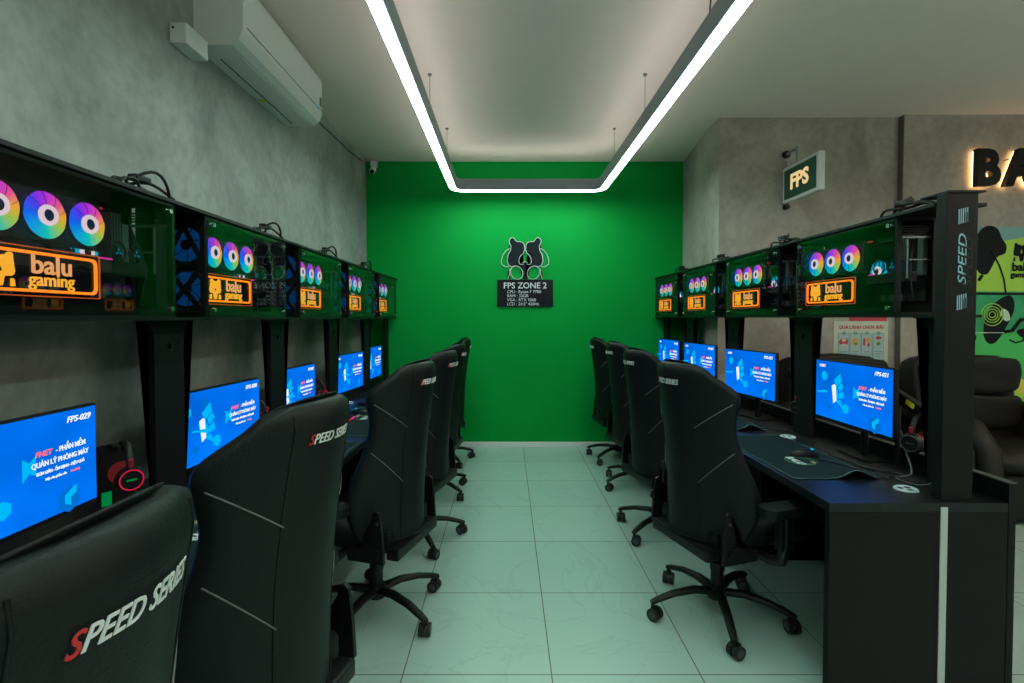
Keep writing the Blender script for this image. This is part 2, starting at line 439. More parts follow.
# ------------------------------------------------------------------ air conditioner & wall things
ac = thing('air_conditioner', (WL, 3.04, 2.79))
prof = [(0, 0.0), (.19, .004), (.225, .03), (.245, .085), (.247, .30), (.24, .33), (0, .33)]
def ext_y(prof, y0, y1, mat, mb, smooth=False):
    n = len(prof); vs = [(x, y0, z) for x, z in prof] + [(x, y1, z) for x, z in prof]
    fs = [[i, (i + 1) % n, n + (i + 1) % n, n + i] for i in range(n)] + [list(range(n))[::-1], list(range(n, 2 * n))]
    mb.add(vs, fs, mat, smooth); return mb
ext_y(prof, -.53, .53, white_pl, MB()).build('body', ac)
ext_y([(.060, -.002), (.175, -.001), (.205, .020), (.198, .022), (.170, .003), (.060, .003)], -.40, .46, white_pl, MB()).build('louvre', ac)
m = MB(); m.box((.062, .03, -.001), (.006, .86, .006), dark_slot); m.box((.2475, .03, .105), (.002, 1.05, .003), grey_plastic)
m.box((.12, -.49, .331), (.2, .003, .002), grey_plastic)
m.build('air_slot', ac)
m = MB(); m.cyl((.03, .10, -.0005), (.03, .10, -.003), .022, yellow, n=20); m.build('sticker', ac)
m = MB(); m.box((.2485, .43, .10), (.002, .03, .012), led_cyan); m.box((.2475, .50, .16), (.002, .03, .06), sign_green); m.build('display', ac)
tag(ac, 'white wall-mounted split air conditioner high on the left concrete wall', 'air conditioner')
jb = thing('junction_box', (WL, 2.415, 2.705))
MB().box((.0395, 0, .047), (.079, .17, .094), white_pl, bev=.008).build('cover', jb)
m = MB(); m.cyl((.018, -.0845, .07), (.018, -.0865, .07), .006, dark_slot, n=12); m.build('screw', jb)
m = MB(); m.tube([(.03, .085, .05), (.035, .12, .055), (.03, .145, .075)], .012, black_plastic); m.build('cable_stub', jb)
tag(jb, 'small white plastic box on the left wall at the near end of the air conditioner', 'box')
m = MB(); m.tube([(WL + .02, 3.58, 3.06), (WL + .018, 3.9, 3.03), (WL + .016, 4.4, 3.05), (WL + .015, 4.95, 3.07), (WL + .02, 5.35, 3.10)], .006, grey_plastic)
tag(m.build('wall_cable'), 'thin grey cable running along the top of the left wall to the camera', 'cable')
sc_ = thing('security_camera', (WL + .10, WF - .08, 3.02))
m = MB(); m.box((0, .04, .10), (.07, .07, .06), white_pl, bev=.01); m.build('mount', sc_)
m = MB(); m.cyl((0, .03, .07), (0, .0, .03), .028, white_pl); m.cyl((0, .0, .03), (0, -.045, -.005), .033, white_pl, r1=.03); m.build('camera_body', sc_)
m = MB(); m.cyl((0, -.045, -.005), (0, -.052, -.010), .024, sign_black); m.build('lens', sc_)
tag(sc_, 'small white security camera in the upper left corner of the green wall', 'camera')

# ------------------------------------------------------------------ FPS projecting sign
fs = thing('projecting_sign', (2.40, 4.34, 2.42))
m = MB()
# sign lies in the y-z plane
m.box((0, -.255, .145), (.05, .50, .30), white_pl, bev=.012); m.build('sign_frame', fs)
m = MB(); m.box((-.027, -.255, .145), (.004, .44, .245), sign_green, bev=.002); m.build('sign_face', fs)
m = MB(); m.text('FPS', .17, fps_letter, lambda x, y, z: (-.030 - z, -.255 - x, .145 + y), bold=.006, ext=.002, sx=1.05); m.build('lettering', fs)
m = MB(); m.cyl((0, -.02, .42), (0, -.001, .42), .032, black_plastic); m.tube([(0, -.02, .42), (0, -.10, .42), (0, -.17, .42)], .011, lampbody)
m.cyl((0, -.17, .44), (0, -.17, .28), .010, lampbody); m.cyl((0, -.02, .36), (0, -.02, -.03), .007, lampbody); m.cyl((0, -.04, -.03), (0, -.001, -.03), .022, black_plastic)
m.build('bracket', fs)
tag(fs, 'projecting light box sign with the glowing letters FPS on dark green, on the concrete wall', 'sign')

# backlit letters BALU
bl = thing('backlit_letters', (3.92, 4.28, 2.535))
for i, ch in enumerate('BALU'):
    x = i * .265
    m = MB(); m.text(ch, .40, sign_black, lambda X, Y, Z, x=x: (x + X, -.055 - Z, .145 + Y), bold=.020, ext=.022, align='LEFT', sx=.88)
    o = m.build('letter', bl)
    m = MB(); m.text(ch, .40, led_warm, lambda X, Y, Z, x=x: (x + X, -.022 - Z, .145 + Y), bold=.012, ext=.004, align='LEFT', sx=.88)
    m.build('glow_strip', o)
    m = MB()
    for zz in (.04, .24): m.cyl((x + .04, -.04, zz), (x + .04, .0, zz), .004, black_metal, n=8)
    m.build('mounting_stud', o)
tag(bl, 'large black wall letters backlit with warm light on the right concrete wall', 'sign')

# ------------------------------------------------------------------ mural
mu = thing('mural', (3.52, 4.28, .55))
MB().box((1.3, -.006, .83), (2.6, .010, 1.66), mural_teal).build('panel', mu)
def mw(px, py):      # helper: sheet coordinates measured off the wall
    return ((px - 507) * 4.28 / 500 - 3.52, 1.44 - (py - 318) * 4.28 / 500 - .55)
def flat(name, groups, base=[0]):
    m = MB()
    for k, (poly, mat) in enumerate(groups):
        if name != 'visor' or k: 
            q = []; N = len(poly)
            for i in range(N):
                p0, p1, p2, p3 = [Vector(poly[(i + j) % N]) for j in (-1, 0, 1, 2)]
                for j in range(4):
                    u = j / 4; q.append(tuple(.5 * (2 * p1 + (p2 - p0) * u + (2 * p0 - 5 * p1 + 4 * p2 - p3) * u * u + (3 * p1 - p0 - 3 * p2 + p3) * u ** 3)))
            poly = q
        m.prism([mw(*p) for p in poly], -.0125 - .0006 * (k + base[0]), -.011, mat)
    base[0] += len(groups)
    return m.build(name, mu)
flat('face', [([(968, 268), (978, 256), (990, 246), (1005, 241), (1030, 238), (1075, 240), (1110, 262), (1125, 300), (1118, 345), (1090, 372), (1050, 380), (1012, 372), (985, 358), (968, 348)], mural_lime),
              ([(968, 306), (985, 318), (1005, 330), (1030, 334), (1030, 414), (1008, 412), (1004, 398), (1000, 384), (985, 362), (968, 352)], mural_green)])
EARP = [(971, 250), (974, 236), (981, 228), (989, 227), (995, 231), (999, 240), (1003, 246), (1002, 254), (994, 258), (989, 268), (984, 275), (976, 273), (972, 262)]
for fl in (0, 1): flat('ear', [([(2072 - x, y) for x, y in EARP][::-1] if fl else EARP, mural_black)])
flat('visor', [([(968, 292), (1100, 292), (1100, 330), (1010, 330), (996, 336), (968, 330)], mural_glass),
               ([(1000, 298), (1008, 296), (1012, 303), (1011, 314), (1003, 330), (995, 342), (988, 344), (983, 338), (982, 326), (986, 312), (992, 304)], mural_black),
               ([(2052 - x, y) for x, y in [(1000, 298), (1008, 296), (1012, 303), (1011, 314), (1003, 330), (995, 342), (988, 344), (983, 338), (982, 326), (986, 312), (992, 304)]][::-1], mural_black),
               ([(1000, 309), (1006, 312), (1008, 320), (1003, 321), (999, 315)], mural_white)])
m = MB()
def mline(pts, r, mat): m.tube([(mw(*p)[0], -.0185, mw(*p)[1]) for p in pts], r, mat, n=6)
mline([(968, 294), (1100, 295)], .010, mural_black); mline([(1002, 332), (1010, 331), (1018, 320), (1060, 320)], .016, mural_black)
mline([(988, 252), (996, 266), (1001, 280), (1003, 293)], .005, mural_black); mline([(976, 281), (979, 276)], .012, mural_black)
for rr in (3, 5.5, 8, 11):
    mline([(990 + rr * math.cos(a * PI / 12), 315 + rr * math.sin(a * PI / 12)) for a in range(25)], .004, mural_lime)
mline([(1008, 340), (1014, 343), (1021, 341), (1023, 336)], .006, mural_black); mline([(1023, 336), (1028, 342), (1040, 343)], .006, mural_black)
mline([(968, 333), (1005, 333)], .004, mural_white)
m.build('line_work', mu)
flat('nose', [([(1015, 332), (1020, 329), (1028, 330), (1034, 334), (1028, 339), (1021, 338)], mural_black)])
flat('body', [([(1004, 388), (1010, 380), (1020, 376), (1022, 412), (1008, 410)], mural_lime), ([(1016, 382), (1030, 380), (1030, 398), (1018, 392)], mural_yellow)])
m = MB(); a_ = mw(1018, 262); emblem(m, a_[0], a_[1], .155, -.0195, -.013, mural_black)
m.text('balu', .10, mural_black, onfront(a_[0], -.0195, a_[1] - .05), bold=.003); m.text('gaming', .066, mural_black, onfront(a_[0], -.0195, a_[1] - .115), bold=.002)
m.build('printed_logo', mu)
m = MB(); m.prism(rrect(.13, .075, .035, cx=mw(967, 338)[0] - 0, cz=mw(967, 338)[1]), -.0195, -.011, mural_black); m.text('100', .05, mural_white, onfront(*[mw(968, 338)[0], -.0200, mw(968, 338)[1]])); m.build('badge', mu)
m = MB(); q = mw(924, 351); m.box((q[0], -.02, q[1]), (.045, .022, .075), black_plastic, bev=.004); m.build('wall_socket', mu)
tag(mu, 'large wall mural of a lime green panda face with a visor on a teal background', 'mural')

# poster
po = thing('poster', (2.835, 4.34, .98))
MB().box((.235, -.003, .215), (.47, .005, .43), poster_paper).build('sheet', po)
m = MB()
for k in range(4):
    x = .035 + k * .1; m.box((x + .05, -.0065, .19), (.095, .002, .27), poster_teal); m.box((x + .05, -.0078, .19), (.086, .002, .261), poster_pale)
    m.cyl((x + .05, -.0082, .325), (x + .05, -.0095, .325), .016, poster_teal, n=16)
m.build('panel_grid', po)
m = MB(); m.text('QUÀ LÀNH CHƯA ĐÃ?', .038, poster_red, onfront(.235, -.0068, .375), bold=.001)
for k in range(4):
    m.text(str(k + 1), .022, poster_paper, onfront(.085 + k * .1, -.0098, .325))
m.build('title', po)
m = MB()
def blob(cx, cz, rx, rz, mat, seed, y=-.0095):
    rr = random.Random(seed); m.prism([(cx + rx * (.75 + .25 * rr.random()) * math.cos(a * PI / 9), cz + rz * (.75 + .25 * rr.random()) * math.sin(a * PI / 9)) for a in range(18)], y, -.008, mat)
blob(.085, .25, .045, .042, poster_red, 1); blob(.085, .265, .022, .018, poster_paper, 2, -.010); blob(.085, .225, .03, .012, poster_paper, 21, -.010)
blob(.185, .25, .03, .04, poster_yellow, 3); blob(.19, .235, .02, .012, mat_tan, 4, -.010)
blob(.262, .25, .012, .04, poster_red, 5); blob(.30, .265, .024, .024, poster_yellow, 6); blob(.30, .225, .014, .02, poster_red, 7)
blob(.385, .285, .032, .016, poster_red, 8); blob(.385, .235, .022, .022, mat_green, 9)
for k in range(4):
    for j in range(3): m.box((.085 + k * .1, -.0090, .165 - j * .02), (.07 - .012 * ((j + k) % 3), .001, .006), poster_teal)
m.build('pictures', po)
tag(po, 'pale green poster with four numbered snack pictures on the concrete wall', 'poster')
m = MB(); m.box((3.13, 4.337, 1.435), (.32, .006, .05), poster_red); tag(m.build('red_notice'), 'red strip notice on the concrete wall just above the snack poster', 'notice')

# ------------------------------------------------------------------ PC case (front at y=0 facing -Y)
def make_case():
    W, D, H = .72, .18, .41
    t = thing('computer_case')
    m = MB(); th = .012
    m.box((0, D / 2, th / 2), (W, D, th), black_metal); m.box((0, D / 2, H - th / 2), (W, D, th), black_metal)
    m.box((0, D - .004, H / 2), (W, .008, H), black_metal)
    for x in (-1, 1):
        m.box((x * (W / 2 - .006), .010, H / 2), (.012, .020, H), black_metal); m.box((x * (W / 2 - .006), D - .016, H / 2), (.012, .02, H), black_metal)
    m.box((0, .010, .021), (W, .012, .018), black_metal)
    m.build('shell', t)
    g = MB(); g.box((0, -.004, H / 2), (W - .004, .004, H - .012), glass); g.build('glass_panel', t)
    for x in (-1, 1):
        for z in (.03, H - .03):
            s = MB(); s.cyl((x * (W / 2 - .035), -.006, z), (x * (W / 2 - .035), -.015, z), .009, chrome, n=14); s.build('standoff_screw', t)
    # side truss panel (left end)
    m = MB(); x = -W / 2 - .004; w = .020
    def bar(a, b):
        a = Vector((x, a[0], a[1])); b = Vector((x, b[0], b[1])); d = b - a
        m.box((a + b) / 2, (.006, w, d.length), black_metal, rot=d.to_track_quat('Z', 'X').to_matrix() if False else Matrix.Rotation(-math.atan2(d.y, d.z), 3, 'X'))
    bar((.012, .02), (.012, H - .02)); bar((D - .012, .02), (D - .012, H - .02)); bar((.0, .012), (D, .012)); bar((0, H - .012), (D, H - .012))
    bar((0, .215), (D, .215)); bar((.012, .02), (D - .012, .205)); bar((D - .012, .02), (.012, .205)); bar((.012, .22), (.09, H - .04)); bar((D - .012, .22), (.09, H - .04))
    m.build('side_grille', t)
    for z in (.115, .295):
        f = MB()
        for k in range(7):
            a0 = 2 * PI * k / 7
            vs = [(0, .07 * (.3 + .7 * i / 3) * math.cos(a0 + .2 * i / 3 + .82 * j / 3), .07 * (.3 + .7 * i / 3) * math.sin(a0 + .2 * i / 3 + .82 * j / 3)) for i in range(4) for j in range(4)]
            f.add(vs, [[i * 4 + j, i * 4 + j + 1, i * 4 + j + 5, i * 4 + j + 4] for i in range(3) for j in range(3)], led_blue)
            pass
        f.cyl((-.002, 0, 0), (.004, 0, 0), .022, black_plastic)
        ring_prism(f, [(.078 * math.cos(a * PI / 12), .078 * math.sin(a * PI / 12)) for a in range(24)], [(.070 * math.cos(a * PI / 12), .070 * math.sin(a * PI / 12)) for a in range(24)], -.004, .012, black_plastic, f=lambda X, Y, Z: (Y, X, Z))
        f.build('side_fan', t, loc=(-W / 2 + .012, D / 2, z))
    # rainbow fans
    for x in (-.248, -.112, .024):
        f = MB()
        for k in range(9):
            a0 = 2 * PI * k / 9; vs = []; n = 6; q = 5
            for i in range(n):
                r = .022 + (.0635 - .022) * i / (n - 1); sw = .35 * i / (n - 1)
                for j in range(q):
                    a = a0 + sw + .69 * j / (q - 1); vs.append((r * math.cos(a), .0008 - .0016 * j / (q - 1), r * math.sin(a)))
            f.add(vs, [[i * q + j, i * q + j + 1, (i + 1) * q + j + 1, (i + 1) * q + j] for i in range(n - 1) for j in range(q - 1)], rainbow, True)
        fo = f.build('rainbow_fan', t, loc=(x, .036, .277))
        h = MB(); h.torus((0, -.008, 0), .022, .0065, led_ring, n=24); h.build('hub_ring', fo)
        h = MB(); h.cyl((0, -.009, 0), (0, .006, 0), .017, black_plastic); h.cyl((0, -.0095, 0), (0, -.009, 0), .009, led_blue); h.build('hub', fo)
        h = MB(); h.torus((0, .004, 0), .0665, .0022, black_plastic, n=36); h.build('fan_frame', fo)
    m = MB(); m.box((-.118, .062, .277), (.42, .018, .145), black_plastic, bev=.003); m.build('radiator', t)
    # illuminated logo plate
    lg = MB(); lg.box((-.135, .040, .120), (.40, .008, .135), sign_black, bev=.001)
    sg = lg.build('logo_plate', t)
    b = MB(); ring_prism(b, rrect(.396, .131, .006, cx=-.135, cz=.120), rrect(.391, .126, .004, cx=-.135, cz=.120), .032, .036, led_edge)
    ring_prism(b, rrect(.370, .108, .016, n=2, cx=-.135, cz=.120), rrect(.355, .093, .012, n=2, cx=-.135, cz=.120), .030, .0355, led_orange); b.build('neon_border', sg)
    b = MB(); emblem(b, -.245, .078, .086, .028, .036, led_amber, feet=True); b.build('bear_emblem', sg)
    b = MB(); b.text('balu', .074, led_pink, onfront(-.098, .033, .139), bold=.0009, ext=.0015, sx=1.05); b.text('gaming', .050, led_amber, onfront(-.098, .033, .099), bold=.0004, ext=.0015, sx=1.0); b.build('lettering', sg)
    # components at the right side
    m = MB(); m.box((.18, D - .02, .21), (.28, .010, .30), pcb)
    for k in range(4): m.box((.22 + .012 * k, D - .045, .30), (.005, .035, .11), steel)
    for k in range(3): m.box((.10 + .05 * k, D - .03, .08), (.03, .02, .03), steel)
    m.box((.13, D - .04, .35), (.10, .03, .02), grey_plastic); m.box((.31, D - .03, .25), (.03, .02, .16), steel)
    m.build('motherboard', t)
    m = MB(); m.box((.20, .095, .165), (.24, .05, .045), black_plastic, bev=.004); m.box((.13, .068, .188), (.05, .004, .005), led_magenta)
    m.box((.085, .07, .345), (.07, .004, .006), led_red); m.build('graphics_card', t)
    for k, xx in enumerate((.175, .255)):
        f = MB()
        for j in range(3):
            a0 = 2 * PI * j / 3 + PI / 2
            f.add([(.018 * .3 * math.cos(a0 - .5), 0, .018 * .3 * math.sin(a0 - .5)), (.018 * math.cos(a0), 0, .018 * math.sin(a0)), (.018 * .3 * math.cos(a0 + .5), 0, .018 * .3 * math.sin(a0 + .5))], [[0, 1, 2]], led_cyan)
        f.torus((0, .003, 0), .032, .003, black_plastic, n=20); f.build('small_fan', t, loc=(xx, .060, .215))
    f = MB()
    for k in range(9):
        a0 = 2 * PI * k / 9
        f.add([(.055 * r * math.cos(a0 + da), .004 * (da > .4), .055 * r * math.sin(a0 + da)) for r, da in ((.36, 0), (1, .2), (1, .84), (.36, .64))], [[0, 1, 2, 3]], led_cyan)
    f.torus((0, -.006, 0), .020, .006, led_ring, n=20); f.cyl((0, -.007, 0), (0, .005, 0), .015, black_plastic); f.build('cooler_fan', t, loc=(.105, .112, .205))
    for k in range(4):
        m = MB(); m.tube([(.30, .12, .33 - k * .02), (.315, .10, .25 - k * .015), (.33, .08, .17), (.325, .10, .06)], .004, black_plastic, n=6); m.build('power_lead', t)
    m = MB()
    for k in range(3): m.tube([(-.30 + .02 * k, .08, .20), (-.1 + .05 * k, .06, .207), (.02, .075, .196)], .003, rubber, n=6)
    m.build('cable_run', t)
    m = MB(); m.box((W / 2 - .02, .09, .33), (.004, .15, .010), steel); m.box((W / 2 - .02, .06, .24), (.004, .006, .17), steel); m.box((W / 2 - .02, .11, .235), (.004, .10, .006), steel)
    for k in range(4): m.box((W / 2 - .02, .10, .345 + .010 * k), (.006, .12, .004), black_plastic)
    m.build('side_bracket', t)
    return t

case0 = make_case()
CASE_Z = {'L': 1.442, 'R': 1.452}
yL = [1.48, 2.395, 3.31, 4.225, 5.14]
yR = [2.47, 3.38, 4.295, 5.165]
XL, XR = -1.22, 1.64
words_l = ['nearest of the left row', 'second of the left row, in front of the concrete wall', 'third in the left row, at its middle',
           'fourth of the left row', 'last of the left row, beside the green wall']
words_r = ['nearest of the right row, beside the tall black pillar', 'second from the pillar in the right row',
           'third from the pillar in the right row', 'last of the right row, beside the green wall']
def place(o, loc, rz, label, cat, group=None):
    o.location = loc; o.rotation_euler = (0, 0, rz); return tag(o, label, cat, group)
first = True
def nxt(proto, used=[set()]):
    if proto.name in used[0]: return copy_tree(proto)
    used[0].add(proto.name); return proto
def station_case(i, side):
    c = nxt(case0)
    if side == 'L': place(c, (XL, yL[i], CASE_Z['L']), R(90), 'glass-fronted computer case, ' + words_l[i], 'computer', 'computers on the left desk frame')
    else: place(c, (XR, yR[i], CASE_Z['R']), R(-90), 'glass-fronted computer case, ' + words_r[i], 'computer', 'computers on the right desk frame')
for i in range(5): station_case(i, 'L')
for i in range(4): station_case(i, 'R')

# ------------------------------------------------------------------ desks
def post_poly(yc, w, z0, z1, r, left=True, right=True):
    """post with arched shoulders, outline in (y,z)"""
    p = [(yc - w / 2, z0), (yc + w / 2, z0)]
    n = 8
    if right: p += [(yc + w / 2 + r - r * math.cos(a * PI / 2 / n), z1 - .02 - r + r * math.sin(a * PI / 2 / n)) for a in range(n + 1)] + [(yc + w / 2 + r, z1)]
    else: p.append((yc + w / 2, z1))
    if left: p += [(yc - w / 2 - r, z1)] + [(yc - w / 2 - r + r * math.cos(a * PI / 2 / n) , z1 - .02 - r + r * math.sin(a * PI / 2 / n)) for a in range(n, -1, -1)][::1]
    else: p.append((yc - w / 2, z1))
    return p
def fix_post(yc, w, z0, z1, r, left, right):
    n = 8; P = [(yc - w / 2, z0), (yc + w / 2, z0)]
    if right: P += [(yc + w / 2 + r * (1 - math.cos(k * PI / 2 / n)), z1 - .012 - r + r * math.sin(k * PI / 2 / n)) for k in range(n + 1)] + [(yc + w / 2 + r, z1)]
    else: P += [(yc + w / 2, z1)]
    if left: P += [(yc - w / 2 - r, z1)] + [(yc - w / 2 - r * (1 - math.cos(k * PI / 2 / n)), z1 - .012 - r + r * math.sin(k * PI / 2 / n)) for k in range(n, -1, -1)]
    else: P += [(yc - w / 2, z1)]
    return P
def gaming_desk(side, label):
    sx = -1 if side == 'L' else 1
    X0 = .80 if side == 'L' else 1.20; X1 = 1.548 if side == 'L' else 1.865; XP = 1.31 if side == 'L' else 1.735
    y0 = -.12 if side == 'L' else 1.845; y1 = 5.53; zc = CASE_Z[side]; xf = abs(XL) if side == 'L' else XR
    t = thing('gaming_desk', (sx * (X0 + X1) / 2, (y0 + y1) / 2, 0)); O = Vector(t.location)
    def B(m, xa, xb, ya, yb, za, zb, mat, bev=.002):
        m.box((sx * (xa + xb) / 2 - O.x, (ya + yb) / 2 - O.y, (za + zb) / 2), (xb - xa, yb - ya, zb - za), mat, bev=bev); return m
    if side == 'L': B(MB(), X0, X1, y0, y1, .715, .75, black_top).build('desktop', t)
    else:
        poly = [(X0, y0), (X1, y0), (X1, 4.33), (1.815, 4.33), (1.815, y1), (X0, y1)]
        vprism([(x - O.x, y - O.y) for x, y in poly], .715, .75, black_top).build('desktop', t)
    # end / divider panels under the top
    ends = [y0] + [y for y in ((1.94, 2.855, 3.77, 4.68) if side == 'L' else (2.93, 3.84, 4.76))] + [y1 - .03]
    for k, y in enumerate(ends):
        xb = X1 if (side == 'L' or y < 4.3) else 1.815
        xa = X0 if k in (0, len(ends) - 1) else X0 + .30
        B(MB(), xa + .002, xb, y, y + .03, .002, .713, black_board).build('side_panel', t)
    if side == 'R':
        B(MB(), 1.612, 1.638, y0 - .004, y0 - .0003, .004, .735, alu, bev=0).build('aluminium_strip', t)
        m = B(MB(), 1.868, 1.895, y0, 4.30, .002, .82, black_board); B(m, 1.866, 1.898, y0, 4.30, .821, .826, grey_plastic, bev=0); m.build('back_board', t)
    B(MB(), X1 - .14, X1 - .12, y0 + .04, (y1 if side == 'L' else 4.3) - .04, .30, .713, black_board).build('modesty_panel', t)
    # frame posts
    ys = [1.02, 1.94, 2.855, 3.77, 4.68] if side == 'L' else [1.958, 2.93, 3.84, 4.745]
    for y in ys:
        m = MB(); P = fix_post(y, .170, .752, zc - .002, .075, True, True) if y != 1.958 else fix_post(1.985, .136, .752, zc - .002, .085, False, True)
        vs = [(sx * xx - O.x, yy - O.y, zz) for xx in (XP, XP + .022) for yy, zz in P]; n = len(P)
        bm = bmesh.new(); bv = [bm.verts.new(v) for v in vs]; fa = bm.faces.new(bv[:n]); fb = bm.faces.new(bv[n:][::-1])
        for i in range(n): bm.faces.new([bv[i], bv[n + i], bv[n + (i + 1) % n], bv[(i + 1) % n]])
        bmesh.ops.triangulate(bm, faces=[fa, fb]); bmesh.ops.recalc_face_normals(bm, faces=bm.faces[:]); m.bm(bm, black_board)
        p = m.build('frame_post', t)
        b = MB(); b.box((sx * (XP - .006) - O.x, y - O.y, 1.33), (.010, .016, .022), black_metal, bev=.002); b.box((sx * (XP - .012) - O.x, y - .012 - O.y, 1.315), (.012, .006, .008), grey_plastic); b.build('hook', p)
    m = MB(); B(m, XP, XP + .022, 5.38, y1, .752, zc - .002, black_board); m.build('frame_post', t)
    zt = zc + .412
    m = MB(); B(m, xf - .012, xf + .19, y0 if side == 'L' else 1.916, y1, zt, zt + .014, black_metal); m.build('top_cover', t)
    m = MB(); B(m, xf + .0, xf + .18, y0 if side == 'L' else 1.916, y1, zc - .0115, zc - .0005, black_metal, bev=0)
    m.build('frame_beam', t)
    # end closing cheeks in the gaps
    for y in (ys if side == 'L' else ys[1:]):
        m = MB(); B(m, xf + .10, xf + .175, y - .055, y + .055, zc + .001, zt - .001, black_metal, bev=0); m.build('gap_filler', t)
    if side == 'R':
        m = MB(); B(m, XR - .005, 1.752, 1.868, 1.914, .752, 1.905, black_board, bev=.003)
        B(m, XR - .005, 1.775, 1.862, 1.99, 1.9055, 1.912, black_metal, bev=0)
        pl = m.build('end_pillar', t)
        m = MB(); yy = 1.8675 - O.y
        for col, dx, dz in ((cutout_light_paint, 0, 0), (dark_slot, .022, -.012)):  # teal paints light showing through cut letters, dark copy the unlit layer
            m.text('SPEED', .070, col, lambda x, y, z, dx=dx, dz=dz: (1.697 + dx - y * .62 - O.x, yy - z * .3, 1.655 + dz + x), bold=.0004, ext=.001, shear=.25)
            for k in range(5):
                for z_ in (1.815, 1.495): m.box((1.680 + dx - O.x + k * .0078, yy - .0006, z_ + dz + k * .002), (.0036, .0012, .055), col)
        m.build('slot_lettering', pl)
    return tag(t, label, 'desk')
gaming_desk('L', 'long black desk with overhead computer frame along the left concrete wall')
gaming_desk('R', 'long black desk with overhead frame and a silver strip on its end panel')

# ------------------------------------------------------------------ monitors
def make_monitor(num):
    t = thing('monitor'); W, H = .556, .322
    m = MB(); m.box((0, .012, 0), (W, .022, H), black_plastic, bev=.004); m.box((0, .035, -.02), (.26, .03, .18), black_plastic, bev=.01); m.build('housing', t)
    s = MB(); s.box((0, -.0002, .004), (W - .012, .003, H - .022), scr_blue); so = s.build('screen', t)
    g = MB(); y = -.003
    def hexa(cx, cz, r, mat, yy=y): g.prism([(cx + r * math.sin(k * PI / 3), cz + r * math.cos(k * PI / 3)) for k in range(6)], yy, yy + .0008, mat)
    hexa(-.20, .075, .026, scr_cyan); hexa(-.03, -.075, .026, scr_cyan); hexa(-.10, .10, .022, scr_mid); hexa(-.155, -.085, .016, scr_mid); hexa(.17, -.115, .04, scr_mid); hexa(-.20, .02, .022, scr_mid)
    g.prism([(.155, -.10), (.195, -.075), (.195, -.098), (.175, -.11), (.175, -.135), (.155, -.125)], y - .001, y, scr_cyan)
    g.prism([(.025, .045), (.045, .03), (.065, .045), (.065, -.01), (.045, .0), (.025, -.02)], y, y + .0008, scr_cyan)
    for P in ([(-.12, .06), (-.07, .10), (-.06, .06), (-.10, .03)], [(-.14, .02), (-.10, .04), (-.08, -.03), (-.12, -.05)], [(-.09, .03), (-.06, .055), (-.045, .03), (-.075, .005)],
              [(-.085, -.005), (-.05, .01), (-.04, -.02), (-.075, -.03)], [(-.105, -.045), (-.07, -.035), (-.045, -.085), (-.07, -.065)]):
        g.prism(P, y - .001, y, scr_cyan)
    g.prism([(-.135, .03), (-.115, .04), (-.105, .035), (-.098, -.045), (-.122, -.06)], y - .002, y - .001, scr_white)
    g.tube([(-.19, -.02, y), (-.17, -.01, y), (-.17, -.06, y)], .004, scr_cyan, n=6); g.tube([(-.155, -.025, y), (-.14, -.03, y), (-.143, -.065, y)], .004, scr_cyan, n=6)
    g.build('screen_graphic', so)
    x = MB(); f = onfront
    x.text('FNET', .023, scr_red, f(.078, y, .022), align='LEFT', bold=.0006, sx=1.0) if False else None
    x.text('FNET', .022, scr_red, f(.063, y, .046), align='LEFT', bold=.0003, shear=.15); x.text('- PHẦN MỀM', .022, scr_white, f(.128, y, .046), align='LEFT', bold=.0002, sx=.82)
    x.text('QUẢN LÝ PHÒNG MÁY', .0215, scr_white, f(.146, y, .016), bold=.0002, sx=.84)
    x.text('ĐƠN GIẢN - ỔN ĐỊNH - HIỆU QUẢ', .0125, scr_white, f(.146, y, -.010), bold=.0001, sx=.8)
    x.text('Một sản phẩm của', .0105, scr_white, f(.128, y, -.031), sx=.85); x.text('FootSoft', .0105, scr_red, f(.193, y, -.031), sx=.85)
    x.build('headline_text', so); x = MB()
    x.text('GNET', .020, scr_white, f(-.215, y, .128), bold=.0003); x.build('corner_logo', so); x = MB(); x.text('FPS-' + num, .026, scr_white, f(.208, y, .126), bold=.0004, shear=.25)
    x.build('station_number', so)
    s = MB(); s.cyl((0, .075, -.21), (0, .07, -.02), .016, black_metal); s.box((0, .055, -.02), (.07, .03, .07), black_metal, bev=.004); s.build('stand_neck', t)
    s = MB(); s.prism(rrect(.22, .16, .03), 0, .008, black_metal, f=lambda X, Y, Z: (X, .08 + Z, -.296 + Y)); s.cyl((0, .075, -.288), (0, .075, -.20), .018, black_metal); s.build('stand_base', t)
    return t
mon_l = [(1.34, -1.335, 0, 1.003), (2.29, -1.315, -5, .962), (3.14, -1.33, -3, .970), (4.20, -1.32, -6, .98), (4.97, -1.33, -2, .99)]
mon_r = [(2.475, 1.705, 0, 1.055), (3.43, 1.66, 8, 1.055), (4.35, 1.67, 6, 1.055), (5.17, 1.67, 3, 1.055)]
ml = ['nearest monitor of the left desk', 'left-desk monitor second from the near end', 'middle monitor of the left desk',
      'monitor second from the green wall on the left desk', 'left-desk monitor closest to the green wall']
mr = ['monitor beside the tall pillar', 'monitor second from the pillar on the right desk', 'monitor third from the pillar on the right desk', 'right-desk monitor closest to the green wall']
for i, (y, x, a, z) in enumerate(mon_l):
    o = make_monitor('0%d' % (29 - i)); place(o, (x, y, z), R(90 + a), '%s, blue screen numbered 0%d' % (ml[i], 29 - i), 'monitor', 'monitors on the left desk')
    if i == 1: o.scale = (1.1, 1, 1.04)
    for c in kids(o):
        if c.name.startswith('stand_base'): c.location.z = .751 - z + .296
